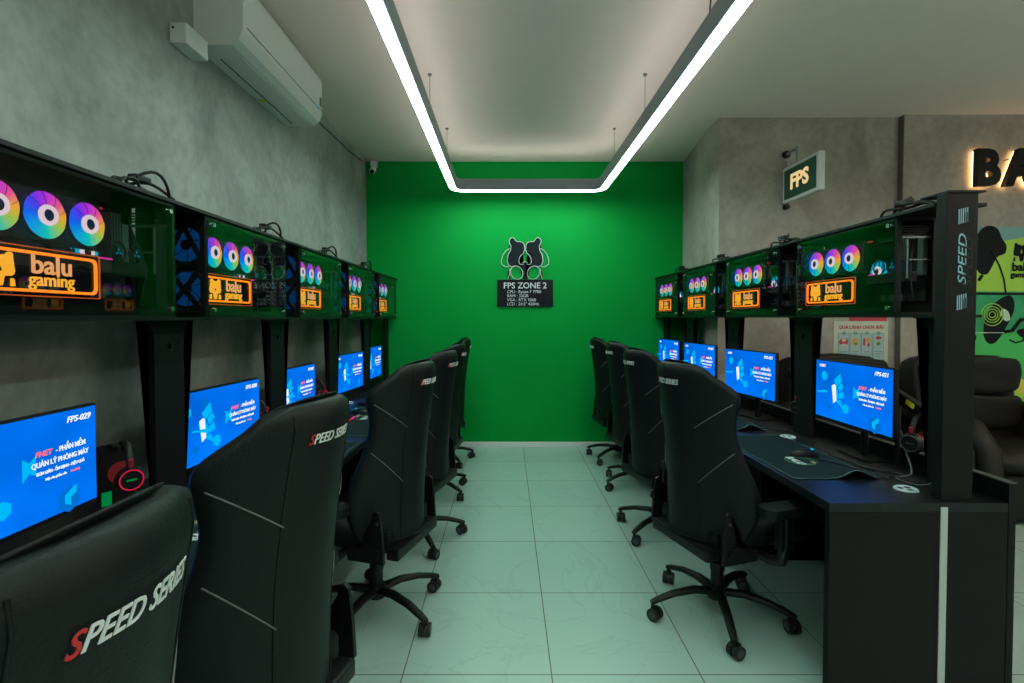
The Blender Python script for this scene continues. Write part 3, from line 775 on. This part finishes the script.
for i, (y, x, a, z) in enumerate(mon_r):
    o = make_monitor('0%d' % (21 + i)); place(o, (x, y, z), R(-90 + a), '%s, blue screen numbered 0%d' % (mr[i], 21 + i), 'monitor', 'monitors on the right desk')
    for c in kids(o):
        if c.name.startswith('stand_base'): c.location.z = .751 - z + .296
bpy.context.view_layer.update()

# ------------------------------------------------------------------ gaming chair (sitter faces +Y, back seen from -Y)
BZ0, BH = .40, .835
WT = [(0, .20), (.04, .225), (.10, .25), (.20, .275), (.30, .285), (.40, .268), (.50, .245), (.60, .228), (.68, .224), (.75, .235), (.82, .250), (.86, .246), (.90, .215), (.94, .178), (.97, .160), (.99, .148), (1.0, .130)]
def Wt(t):
    for (a, wa), (b, wb) in zip(WT, WT[1:]):
        if t <= b: return 1.05 * (wa + (wb - wa) * (t - a) / (b - a))
    return 1.05 * WT[-1][1]
def rear(x, t):
    y = -.232 - .080 * t + .035 * math.sin(PI * t) * .6 + 1.7 * abs(x) ** 1.8
    if t > .93: y += .03 * ((t - .93) / .07) ** 2
    return y
def backpt(x, t, off=0):
    return (x, rear(x, t) - off, BZ0 + BH * t - (.022 * (x / .15) ** 4 if t > .97 else 0) * (t - .97) / .03)
def make_chair():
    ch = thing('gaming_chair')
    m = MB(); NU = 12; vs = []; rows = [a for a, _ in WT]
    for t in rows:
        w = Wt(t); T = .085 if t < .9 else .085 - .03 * (t - .9) / .1
        L = []
        for i in range(NU + 1):
            u = -1 + 2 * i / NU; u = math.sin(u * PI / 2) * .35 + u * .65; L.append(backpt(w * u, t))
        for i in range(NU, -1, -1):
            u = -1 + 2 * i / NU; u = math.sin(u * PI / 2) * .35 + u * .65; p = backpt(w * u * .985, t); L.append((p[0], p[1] + T * (1 - .45 * u * u), p[2] + .0))
        vs += L
    n = 2 * (NU + 1); fs = []
    for r in range(len(rows) - 1):
        for k in range(n): fs.append([r * n + k, r * n + (k + 1) % n, (r + 1) * n + (k + 1) % n, (r + 1) * n + k])
    last = (len(rows) - 1) * n
    for base, rev in ((0, True), (last, False)):
        for i in range(NU):
            q = [base + i, base + i + 1, base + n - 2 - i, base + n - 1 - i]; fs.append(q[::-1] if rev else q)
    m.add(vs, fs, leather, True)
    bk = m.build('backrest', ch, subsurf=1)
    s = MB()
    for sg in (1, -1):
        s.tube([backpt(sg * (.120 - .012 * abs(k / 24 - .5)), .04 + .93 * k / 24, -.0008) for k in range(25)], .0022, leather, n=6)
        for (t0, t1) in ((.80, .655), (.545, .36)):
            w0 = Wt(t0) - .008
            s.tube([backpt(sg * (w0 + (.115 - w0) * k / 10), t0 + (t1 - t0) * k / 10, .0015) for k in range(11)], .0022, thread, n=6)
    s.tube([backpt(-.19 + .38 * k / 10, .05, .001) for k in range(11)], .003, leather, n=6)
    s.build('stitching', bk)
    def tf(x, y, z):
        t = .893 + y / BH; return backpt(x, t, .0028 + z)
    s = MB(); s.text('SPEED SERIES', .034, print_white, lambda x, y, z: tf(x - .008, y, z), bold=.0004, ext=.0006, shear=.3, sx=.76)
    me = text_mesh('SPEED SERIES', .034, .3, .0004, .0006, 'CENTER')
    xs = [v.co.x for v in me.vertices]; x0 = min(xs)
    # the first letter is red
    s.mats.append(print_red); lim = x0 + .0205
    for k, f_ in enumerate(s.f):
        if all((s.v[i][0] + .008) / .76 < lim for i in f_): s.mi[k] = 1
    s.build('back_lettering', bk)
    # head pillow with strap
    p = MB(); rw = []
    for i in range(7):
        a = i / 6; z = .93 + .15 * a + .11; hw = .125 + .012 * math.sin(PI * a); dp = .055 * math.sin(PI * (.08 + .84 * a))
        rw.append([(hw * math.cos(k * PI / 8), -.155 + .0 + (.06 * (1 if math.sin(k * PI / 8) > 0 else .3) * abs(math.sin(k * PI / 8)) ** .7 * (1 if math.sin(k * PI / 8) >= 0 else -1)) * (dp / .055), z) for k in range(16)])
    p.add([v for g in rw for v in g], [[r * 16 + k, r * 16 + (k + 1) % 16, (r + 1) * 16 + (k + 1) % 16, (r + 1) * 16 + k] for r in range(6) for k in range(16)] + [list(range(16))[::-1], [96 + k for k in range(16)]], leather, True)
    hp = p.build('head_pillow', ch, subsurf=1)
    s = MB(); s.tube([(-.115, -.13, 1.10), (-.12, -.17, 1.18), (-.115, -.22, 1.222), (-.06, -.25, 1.236), (0, -.255, 1.238), (.06, -.25, 1.236), (.115, -.22, 1.222), (.12, -.17, 1.18), (.115, -.13, 1.10)], .012, leather, n=8, flat=.35); s.build('strap', hp)
    # seat
    m = MB(); m.box((0, .08, .455), (.40, .52, .09), leather, bev=.03); m.build('seat', ch)
    for sg in (-1, 1):
        m = MB(); m.tube([(sg * .185, -.15, .455), (sg * .205, -.05, .47), (sg * .215, .12, .475), (sg * .205, .27, .462), (sg * .20, .33, .45)], .045, leather, n=12, radii=[.040, .050, .052, .046, .030]); m.build('seat_bolster', ch)
    m = MB(); m.box((0, .03, .392), (.30, .34, .030), black_metal, bev=.004); m.box((0, .0, .365), (.16, .20, .04), black_metal, bev=.006)
    m.tube([(.08, .05, .37), (.2, .06, .365), (.27, .065, .36)], .006, black_metal); m.box((0, -.20, .40), (.40, .06, .05), black_metal, bev=.01); m.build('tilt_mechanism', ch)
    for sg in (-1, 1):
        m = MB(); P = [(-.235, .385), (-.06, .385), (-.05, .43), (-.12, .445), (-.165, .465), (-.182, .60), (-.20, .612), (-.216, .60), (-.228, .50)]
        m.prism(P, sg * .248, sg * .264, black_plastic, f=lambda X, Y, Z: (Y, X + .04, Z)); m.cyl((sg * .264, -.15, .43), (sg * .274, -.15, .43), .026, black_plastic); m.cyl((sg * .264, -.165, .56), (sg * .267, -.165, .56), .006, grey_plastic); m.build('hinge_cover', ch)
        # armrest
        m = MB(); m.tube([(sg * .20, .02, .40), (sg * .29, .03, .395), (sg * .335, .04, .41), (sg * .345, .045, .47), (sg * .345, .045, .60)], .02, black_plastic, n=10, radii=[.02, .022, .024, .026, .024])
        m.box((sg * .345, .045, .53), (.036, .075, .14), black_plastic, bev=.008); m.cyl((sg * .364, .045, .50), (sg * .370, .045, .50), .008, chrome)
        a = m.build('armrest', ch); q = MB(); q.prism(rrect(.095, .25, .04), .612, .648, leather, f=lambda X, Y, Z, sg=sg: (sg * .34 + X, .055 + Z, Y)); q.build('arm_pad', a)
    m = MB(); m.cyl((0, 0, .10), (0, 0, .24), .030, black_plastic); m.cyl((0, 0, .24), (0, 0, .36), .020, black_metal); m.cyl((0, 0, .22), (0, 0, .26), .034, black_plastic); m.build('gas_lift', ch)
    b = MB(); b.cyl((0, 0, .085), (0, 0, .145), .045, black_plastic, r1=.038, n=20); base = b.build('base', ch)
    for k in range(5):
        a = 2 * PI * k / 5; ca, sa = math.cos(a), math.sin(a)
        l = MB(); l.tube([(r * ca, r * sa, z) for r, z in ((.03, .118), (.12, .128), (.22, .116), (.30, .092), (.335, .078))], .02, black_plastic, n=10, radii=[.026, .023, .020, .018, .015], flat=.75); l.build('base_leg', base)
        c = MB(); O = Vector((.325 * ca, .325 * sa, 0)); w = a + .6
        d = Vector((math.cos(w), math.sin(w), 0)); q = Vector((-d.y, d.x, 0)); ct = O + q * .012 + Vector((0, 0, .030))
        c.cyl(ct - d * .026, ct - d * .006, .0295, rubber, n=20); c.cyl(ct + d * .006, ct + d * .026, .0295, rubber, n=20)
        c.cyl(ct - d * .0275, ct + d * .0275, .018, grey_plastic, n=16); c.cyl(ct - d * .006, ct + d * .006, .012, black_plastic)
        c.cyl(O + Vector((0, 0, .045)), O + Vector((0, 0, .080)), .009, black_metal, n=10); c.box(ct + Vector((0, 0, .026)), (.03, .03, .016), black_plastic, bev=.004, rot=Matrix.Rotation(w, 3, 'Z')); c.build('caster', base)
    return ch
chair0 = make_chair()
bpy.context.view_layer.update()
def put_chair(x, y, th, base_world, side, label):
    c = nxt(chair0)
    rz = R(90 - th) if side == 'L' else -R(90 - th)
    place(c, (x, y, .0005), rz, label, 'chair', 'gaming chairs along the %s desk' % ('left' if side == 'L' else 'right'))
    for k in kids(c):
        if k.name.startswith('base') : k.rotation_euler = (0, 0, R(base_world) - rz)
L_ = [(-.668, .52, 1, 36, 'black leather gaming chair nearest the viewer on the left, large slanted back lettering'),
      (-.722, 1.33, 14, 10, 'black gaming chair second from the viewer at the left desk, back turned to the aisle'),
      (-.635, 2.41, 17, 36, 'third black gaming chair of the left row, its star base in full view'),
      (-.61, 3.22, 16, 13, 'fourth black gaming chair of the left row'),
      (-.63, 4.08, 8, 36, 'fifth black gaming chair of the left row, second from the green wall'),
      (-.66, 4.98, -8, 20, 'black gaming chair of the left row closest to the green wall')]
for a in L_: put_chair(*a[:4], 'L', a[4])
R_ = [(1.02, 2.40, 18, 43, 'black gaming chair nearest the viewer on the right, by the desk end'),
      (1.07, 3.33, 15, 0, 'black gaming chair second from the viewer on the right'),
      (1.14, 4.26, 12, -13, 'black gaming chair third from the viewer on the right'),
      (1.14, 5.06, 6, 5, 'black gaming chair on the right closest to the green wall')]
for a in R_: put_chair(*a[:4], 'R', a[4])

# ------------------------------------------------------------------ desk-top things
def make_headset(lit=True):
    t = thing('headset')
    m = MB(); m.tube([(.075 * math.cos(a * PI / 12), 0, .085 + .09 * math.sin(a * PI / 12)) for a in range(13)], .012, black_plastic, n=8, flat=.6); m.build('headband', t)
    for sg in (-1, 1):
        m = MB(); m.cyl((sg * .062, 0, .055), (sg * .085, 0, .055), .045, black_plastic, r1=.038, n=24); e = m.build('ear_cup', t)
        q = MB(); q.torus((sg * .086, 0, .055), .034, .002, led_red if lit else grey_plastic, M=Matrix.Rotation(PI / 2, 3, 'Y'), n=28); q.box((sg * .087, 0, .055), (.002, .03, .006), led_green if lit else grey_plastic); q.build('light_ring', e)
        q = MB(); q.cyl((sg * .045, 0, .055), (sg * .062, 0, .055), .040, red_cushion, n=24); q.build('ear_cushion', e)
        q = MB(); q.tube([(sg * .075, 0, .10), (sg * .08, .0, .125)], .008, red_cushion, n=8); q.build('yoke', t)
    return t
hs0 = make_headset(); hs1 = make_headset(False)
def make_hs_stand():
    t = thing('headset_stand')
    m = MB(); m.box((0, 0, .004), (.12, .12, .008), black_plastic, bev=.002); m.build('foot', t)
    m = MB(); m.box((0, .045, .12), (.115, .008, .235), black_plastic, bev=.002); m.box((-.03, .0395, .045), (.03, .002, .05), led_green); m.build('back_plate', t)
    m = MB(); m.box((0, .005, .232), (.05, .075, .016), black_plastic, bev=.005); m.build('cradle', t)
    return t
st0 = make_hs_stand()
bpy.context.view_layer.update()
for i, (x, y, rz, side, w) in enumerate([(-1.37, 1.765, 60, 'left', 'beside the nearest left monitor'), (-1.40, 2.735, 90, 'left', 'behind the second left chair'),
                                         (-1.40, 3.60, 90, 'left', 'beside the middle left monitor')]):
    s = nxt(st0); place(s, (x, y, .7515), R(rz), 'black headset stand with green glow %s' % w, 'stand', 'headset stands on the left desk')
    h = nxt(hs0); q = Matrix.Rotation(R(rz), 3, 'Z') @ Vector((0, .0, 0))
    place(h, (x + q.x + .012, y + q.y, .826), R(rz + 80), 'black gaming headset with red lit ring hanging on the stand %s' % w, 'headset', 'headsets on the left desk')
for i, (y, w) in enumerate([(2.10, 'hanging behind the tall pillar by the nearest right monitor'), (2.96, 'between the two nearest monitors of the right desk')]):
    h = nxt(hs1); place(h, (1.805 if i == 0 else 1.81, y + .07, .845), R(25), 'black gaming headset with red cushions %s' % w, 'headset', 'headsets at the right desk')
def hang_hook(): pass
for i, (y, w) in enumerate([(2.22, 'beside the nearest right monitor'), (3.08, 'beside the second right monitor')]):
    t = thing('cable_bracket', (1.81, y, .97))
    m = MB(); a = Vector((.0, .12, .12)); b = Vector((-.005, -.11, .04)); d = b - a
    m.box((a + b) / 2, (.03, .055, d.length), black_plastic, bev=.006, rot=d.to_track_quat('Z', 'Y').to_matrix()); m.build('arm', t)
    q = MB(); e = a + d * .55 + Vector((-.0165, 0, .010)); q.box(e, (.004, .05, .022), yellow, rot=d.to_track_quat('Y', 'Z').to_matrix()); q.build('sticker', t)
    q = MB(); q.cyl((.02, .11, -.218), (.02, .11, .12), .010, black_plastic); q.build('pole', t)
    tag(t, 'black bracket arm with a yellow sticker %s' % w, 'bracket', 'bracket arms at the right desk')

def make_mat(wave):
    t = thing('mouse_mat'); m = MB(); nx, ny = 36, 16; W, D = .78, .37
    def P(i, j, dz=0):
        x = -W / 2 + W * i / nx; y = -D / 2 + D * j / ny
        e = math.exp(-((x - W / 2) / .13) ** 2) * math.exp(-((y - .085) / .055) ** 2) * wave
        return (x, y + .02 * math.sin(0), .001 + e + dz)
    vs = [P(i, j, .003) for i in range(nx + 1) for j in range(ny + 1)] + [P(i, j) for i in range(nx + 1) for j in range(ny + 1)]
    N = (nx + 1) * (ny + 1); fs = []
    for i in range(nx):
        for j in range(ny):
            a = i * (ny + 1) + j; q = [a, a + ny + 1, a + ny + 2, a + 1]; fs.append(q); fs.append([k + N for k in q[::-1]])
    m.add(vs, fs, mat_cloth, True)
    m.build('cloth', t)
    m = MB(); m.tube([P(i, 0, .0015) for i in range(nx + 1)], .0022, mat_edge, n=6); m.tube([P(i, ny, .0015) for i in range(nx + 1)], .0022, mat_edge, n=6)
    m.tube([P(0, j, .0015) for j in range(ny + 1)], .0022, mat_edge, n=6); m.tube([P(nx, j, .0015) for j in range(ny + 1)], .0022, mat_edge, n=6); m.build('stitched_edge', t)
    m = MB(); m.torus((.13, .0, .0045), .07, .0012, mat_green, M=Matrix(), n=30); m.torus((.13, .0, .0045), .055, .0008, mat_green, M=Matrix(), n=30)
    m.text('BALU', .05, print_white, lambda x, y, z: (.13 + x, -.03 + y, .0050 + z * .5), bold=.002, ext=.0006)
    m.box((.19, .04, .0048), (.09, .02, .001), mat_tan); m.build('printed_logo', t)
    return t
mat0 = make_mat(.035); mat1 = make_mat(.004)
bpy.context.view_layer.update()
gm = 'mouse mats on the desks'
place(nxt(mat0), (1.41, 2.51, .751), R(-90), 'dark teal mouse mat with lifted wavy edge at the near right desk end', 'mouse mat', gm)
place(nxt(mat0), (1.40, 3.42, .751), R(-90), 'dark teal mouse mat with a lifted edge beside the second right chair', 'mouse mat', gm)
place(nxt(mat1), (1.40, 4.32, .751), R(-90), 'flat dark mouse mat third from the near end of the right desk', 'mouse mat', gm)
for y, w in ((1.45, 'at the nearest place of the left desk'), (2.35, 'at the second place of the left desk'), (3.28, 'at the middle place of the left desk'), (4.2, 'at the fourth place of the left desk')):
    place(nxt(mat1), (-1.0, y, .751), R(90), 'flat dark printed mouse mat ' + w, 'mouse mat', gm)

def make_mouse():
    t = thing('mouse'); rows = []; n = 12
    for i in range(9):
        a = i / 8; y = -.06 + .12 * a; w = .030 * (math.sin(PI * (.12 + .76 * a))) ** .45; h = .036 * math.sin(PI * (.10 + .72 * a)) ** .8
        rows.append([(w * math.cos(PI * k / n), y, h * math.sin(PI * k / n) ** .8) for k in range(n + 1)])
    m = MB(); K = n + 1
    m.add([v for g in rows for v in g], [[r * K + k, r * K + (k + 1), (r + 1) * K + (k + 1), (r + 1) * K + k] for r in range(8) for k in range(n)] + [list(range(K))[::-1], [8 * K + k for k in range(K)]], black_plastic, True); m.build('shell', t)
    m = MB(); m.cyl((-.003, .035, .030), (.003, .035, .030), .008, led_cyan); m.build('scroll_wheel', t)
    return t
ms0 = make_mouse()
def make_kb():
    t = thing('keyboard'); m = MB(); m.box((0, 0, .010), (.36, .13, .018), black_plastic, bev=.003); m.build('body', t)
    m = MB()
    for r in range(5):
        for k in range(15): m.box((-.163 + k * .0233, -.048 + r * .0235, .0225), (.019, .019, .008), rubber)
    m.build('keys', t)
    return t
def make_kb():
    t = thing('keyboard'); m = MB(); m.box((0, 0, .010), (.36, .13, .018), black_plastic, bev=.003); m.build('body', t)
    m = MB()
    for r in range(5):
        for k in range(15): m.box((-.163 + k * .0233, -.048 + r * .0235, .0225), (.019, .019, .008), rubber)
    m.build('keys', t)
    m = MB(); c = [led_magenta, led_blue, led_cyan, led_red, led_magenta]
    for k in range(5): m.box((-.144 + k * .072, -.066, .010), (.07, .003, .008), c[k])
    m.build('light_bar', t); return t
kb0 = make_kb(); bpy.context.view_layer.update()
place(nxt(ms0), (1.47, 2.46, .7575), R(-100), 'black mouse on the wavy mat at the near end of the right desk', 'mouse', 'mice')
place(nxt(ms0), (1.47, 3.34, .7575), R(-90), 'black mouse beside the second right chair', 'mouse', 'mice')
place(nxt(ms0), (-1.04, 3.55, .7575), R(90), 'black mouse on the mat at the middle place of the left desk', 'mouse', 'mice')
place(nxt(kb0), (1.56, 3.05, .7515), R(-90), 'black keyboard with rainbow lit edge at the second place of the right desk', 'keyboard', 'keyboards') if False else None
kb_list = [((-1.10, 4.05, .7575), 90, 'fourth place of the left desk'), ((-1.10, 3.20, .7575), 90, 'middle place of the left desk'), ((-1.12, 4.95, .752), 90, 'left desk place closest to the green wall'),
           ((1.40, 3.58, .7575), -90, 'second place of the right desk'), ((1.42, 4.38, .7575), -90, 'third place of the right desk'), ((-1.10, 2.24, .7575), 90, 'second place of the left desk')]
for p, rz, w in kb_list:
    place(nxt(kb0), p, R(rz), 'black keyboard with coloured light edge at the ' + w, 'keyboard', 'keyboards on the desks')
# RGB bar standing at the right desk
m = MB(); m.box((0, 0, .02), (.012, .13, .012), led_magenta); 
def rgb_bar(loc, label):
    t = thing('light_bar', loc)
    m = MB(); m.box((0, 0, .008), (.03, .13, .014), black_plastic, bev=.002); m.build('bar_base', t)
    m = MB()
    for k, c in enumerate((led_cyan, led_magenta, led_red, led_orange)): m.box((-.0165, .045 - .03 * k, .008), (.003, .03, .010), c)
    m.build('lit_edge', t); return tag(t, label, 'light bar', 'small light bars')
rgb_bar((1.245, 2.995, .752), 'small rainbow glowing bar on the right desk behind the wavy mat')

def make_disc():
    t = thing('cable_grommet'); m = MB(); m.cyl((0, 0, 0), (0, 0, .004), .042, disc_white, n=28); m.torus((0, 0, .004), .036, .004, disc_white, M=Matrix(), n=28); m.build('ring', t)
    m = MB()
    for a in (40, 160, 280): m.cyl((.02 * math.cos(R(a)), .02 * math.sin(R(a)), .004), (.02 * math.cos(R(a)), .02 * math.sin(R(a)), .0052), .011, black_plastic, n=14)
    m.build('openings', t); return t
ds0 = make_disc(); bpy.context.view_layer.update()
for x, y, w in ((1.60, 1.99, 'beside the foot of the tall pillar'), (1.62, 2.87, 'between the two nearest right monitors'), (1.60, 3.78, 'between the second and third right monitors'),
                (-1.28, 4.02, 'in front of the fourth left monitor')):
    place(nxt(ds0), (x, y, .751), 0, 'round silver disc with openings %s' % w, 'grommet', 'silver discs on the desks')

# ------------------------------------------------------------------ cables
def cable(name, pts, r, label, mat=black_plastic, sub=6):
    P = [Vector(p) for p in pts]; out = []
    for i in range(len(P) - 1):
        p0 = P[max(i - 1, 0)]; p1 = P[i]; p2 = P[i + 1]; p3 = P[min(i + 2, len(P) - 1)]
        for k in range(sub):
            t = k / sub
            out.append(.5 * ((2 * p1) + (p2 - p0) * t + (2 * p0 - 5 * p1 + 4 * p2 - p3) * t * t + (3 * p1 - p0 - 3 * p2 + p3) * t ** 3))
    out.append(P[-1]); m = MB(); m.tube(out, r, mat, n=8); o = m.build(name)
    return tag(o, label, 'cable')
def bundle(x, y, z, side, label):
    t = thing('cable_bundle', (x, y, z)); rr = random.Random(int(y * 100))
    for k in range(3):
        m = MB(); a = rr.random() * .04; pts = []
        for i in range(17):
            u = i / 16; pts.append((.03 * math.sin(u * 6 + k * 1.7) + .01 * k, -.12 + .26 * u, .006 + (.030 + .012 * k) * math.sin(PI * u) * (1 + .5 * math.sin(u * 9 + k))* .8 + a * math.sin(PI * u) * .4))
        m.tube(pts, .0055, black_plastic, n=8); m.build('cable', t)
    m = MB(); m.box((.0, .02, .050), (.035, .07, .022), black_plastic, bev=.006); m.build('plug', t)
    return tag(t, label, 'cable', 'cable bundles on the computer frames')
zl = CASE_Z['L'] + .4265; zr = CASE_Z['R'] + .4265
for y, w in ((1.72, 'on top of the nearest left computer'), (2.62, 'on top of the second left computer'), (3.50, 'on top of the third left computer'), (4.42, 'on top of the fourth left computer')):
    bundle(-1.27, y, zl, 'L', 'loop of black cables lying ' + w)
for y, w in ((2.12, 'on the right frame behind the tall pillar'), (3.05, 'on top of the second right computer'), (3.95, 'on top of the third right computer'), (4.85, 'on top of the right computer closest to the green wall')):
    bundle(1.69, y, zr, 'R', 'loop of black cables lying ' + w)
cable('desk_cable', [(1.78, 2.25, .93), (1.74, 2.17, .86), (1.71, 2.10, .78), (1.66, 2.12, .757), (1.68, 2.02, .757), (1.72, 1.96, .80), (1.73, 1.93, .83)], .004, 'black cable looping from the bracket to the desk beside the tall pillar', grey_plastic)
cable('desk_cable', [(1.50, 2.39, .762), (1.60, 2.22, .757), (1.62, 2.12, .755), (1.67, 2.16, .755), (1.70, 2.07, .755), (1.72, 2.06, .755)], .0035, 'thin mouse cable running across the near right desk to the pillar')
cable('desk_cable', [(1.615, 2.50, .755), (1.63, 2.36, .755), (1.65, 2.26, .755), (1.725, 2.18, .755)], .0035, 'thin cable lying under the nearest right monitor')
cable('desk_cable', [(1.60, 3.24, .757), (1.61, 3.1, .757), (1.64, 3.02, .757), (1.70, 2.99, .757)], .0035, 'thin cable across the second place of the right desk')

# ------------------------------------------------------------------ lounge armchairs behind the right desk
def cushion(mb, c, d, mat, puff=.03, seed=0, rot=None):
    rr = random.Random(seed); bm = bmesh.new(); bmesh.ops.create_cube(bm, size=1)
    bmesh.ops.subdivide_edges(bm, edges=bm.edges[:], cuts=4, use_grid_fill=True)
    ph = rr.random() * 6
    for v in bm.verts:
        x, y, z = v.co * 2
        k = 1 - .12 * (x * x * z * z) - .06 * (x * x + z * z)
        v.co = Vector((x * d[0] / 2 * (1 - .05 * z * z), y * d[1] / 2 * k * (1 + .10 * math.sin(3 * x + 4 * z + ph)), z * d[2] / 2 * (1 - .05 * x * x) + .012 * math.sin(5 * x + ph)))
    mb.bm(bm, mat, Matrix.Translation(c) @ (rot.to_4x4() if rot else Matrix()), True); return mb
def armchair(x, y, w, label, sd):
    t = thing('armchair', (x, y, 0))
    cushion(MB(), (0, .30, .72), (w - .22, .22, .84), leather2, seed=sd, rot=Matrix.Rotation(R(-8), 3, 'X')).build('backrest', t, subsurf=1)
    m = MB(); cushion(m, (0, .20, .98), (w - .30, .16, .28), leather2, seed=sd + 1); m.build('head_cushion', t, subsurf=1)
    m = MB(); cushion(m, (0, .17, .70), (w - .32, .15, .26), leather2, seed=sd + 2); m.build('lumbar_cushion', t, subsurf=1)
    m = MB(); cushion(m, (0, -.10, .42), (w - .34, .60, .18), leather2, seed=sd + 3); m.build('seat_cushion', t, subsurf=1)
    for sg in (-1, 1):
        m = MB(); X = sg * (w / 2 - .09)
        P = [(-.42, .04), (.36, .04), (.36, .60), (.20, .68), (-.10, .70), (-.30, .64), (-.42, .50)]
        m.prism(P, X - .08, X + .08, leather2, f=lambda a, b, c: (b, a, c))
        m.tube([(X, .34, .62), (X, .18, .685), (X, -.10, .70), (X, -.30, .65), (X, -.41, .52), (X, -.425, .2)], .085, leather2, n=12); m.build('armrest', t)
    m = MB(); m.box((0, -.02, .19), (w - .30, .74, .30), leather2, bev=.02); m.build('seat_base', t)
    for sx in (-1, 1):
        for yy in (-.36, .32): q = MB(); q.cyl((sx * (w / 2 - .09), yy, .0005), (sx * (w / 2 - .09), yy, .045), .022, black_metal, n=12); q.build('foot', t)
    return tag(t, label, 'armchair', 'lounge armchairs behind the right desk')
armchair(2.66, 3.80, 1.02, 'black leather lounge armchair below the snack poster, mostly behind the nearest right monitor', 3)
armchair(3.70, 3.80, 1.04, 'black leather lounge armchair below the green panda mural, right of the pillar', 9)

# ------------------------------------------------------------------ camera, world, colour
cam = bpy.data.cameras.new('camera'); co = bpy.data.objects.new('camera', cam); C.objects.link(co)
co.location = (0, 0, 1.44); co.rotation_euler = (R(90 - 1.3), 0, 0)
cam.sensor_width = 36; cam.lens = 500 * 36 / 1024; cam.shift_x = 5 / 1024; cam.shift_y = -12.5 / 1024; cam.clip_start = .02
bpy.context.scene.camera = co
w = bpy.data.worlds.new('world'); bpy.context.scene.world = w; w.use_nodes = True
bg = w.node_tree.nodes['Background']; bg.inputs[0].default_value = (.66, .80, .74, 1); bg.inputs[1].default_value = .28
sc = bpy.context.scene
sc.view_settings.view_transform = 'Standard'; sc.view_settings.look = 'None'; sc.view_settings.gamma = 1; sc.view_settings.exposure = 0
sc.view_settings.use_curve_mapping = False
sc.cycles.use_denoising = True
try: sc.cycles.denoiser = 'OPENIMAGEDENOISE'
except Exception: pass
sc.cycles.max_bounces = 8; sc.cycles.transparent_max_bounces = 16; sc.cycles.sample_clamp_indirect = 6
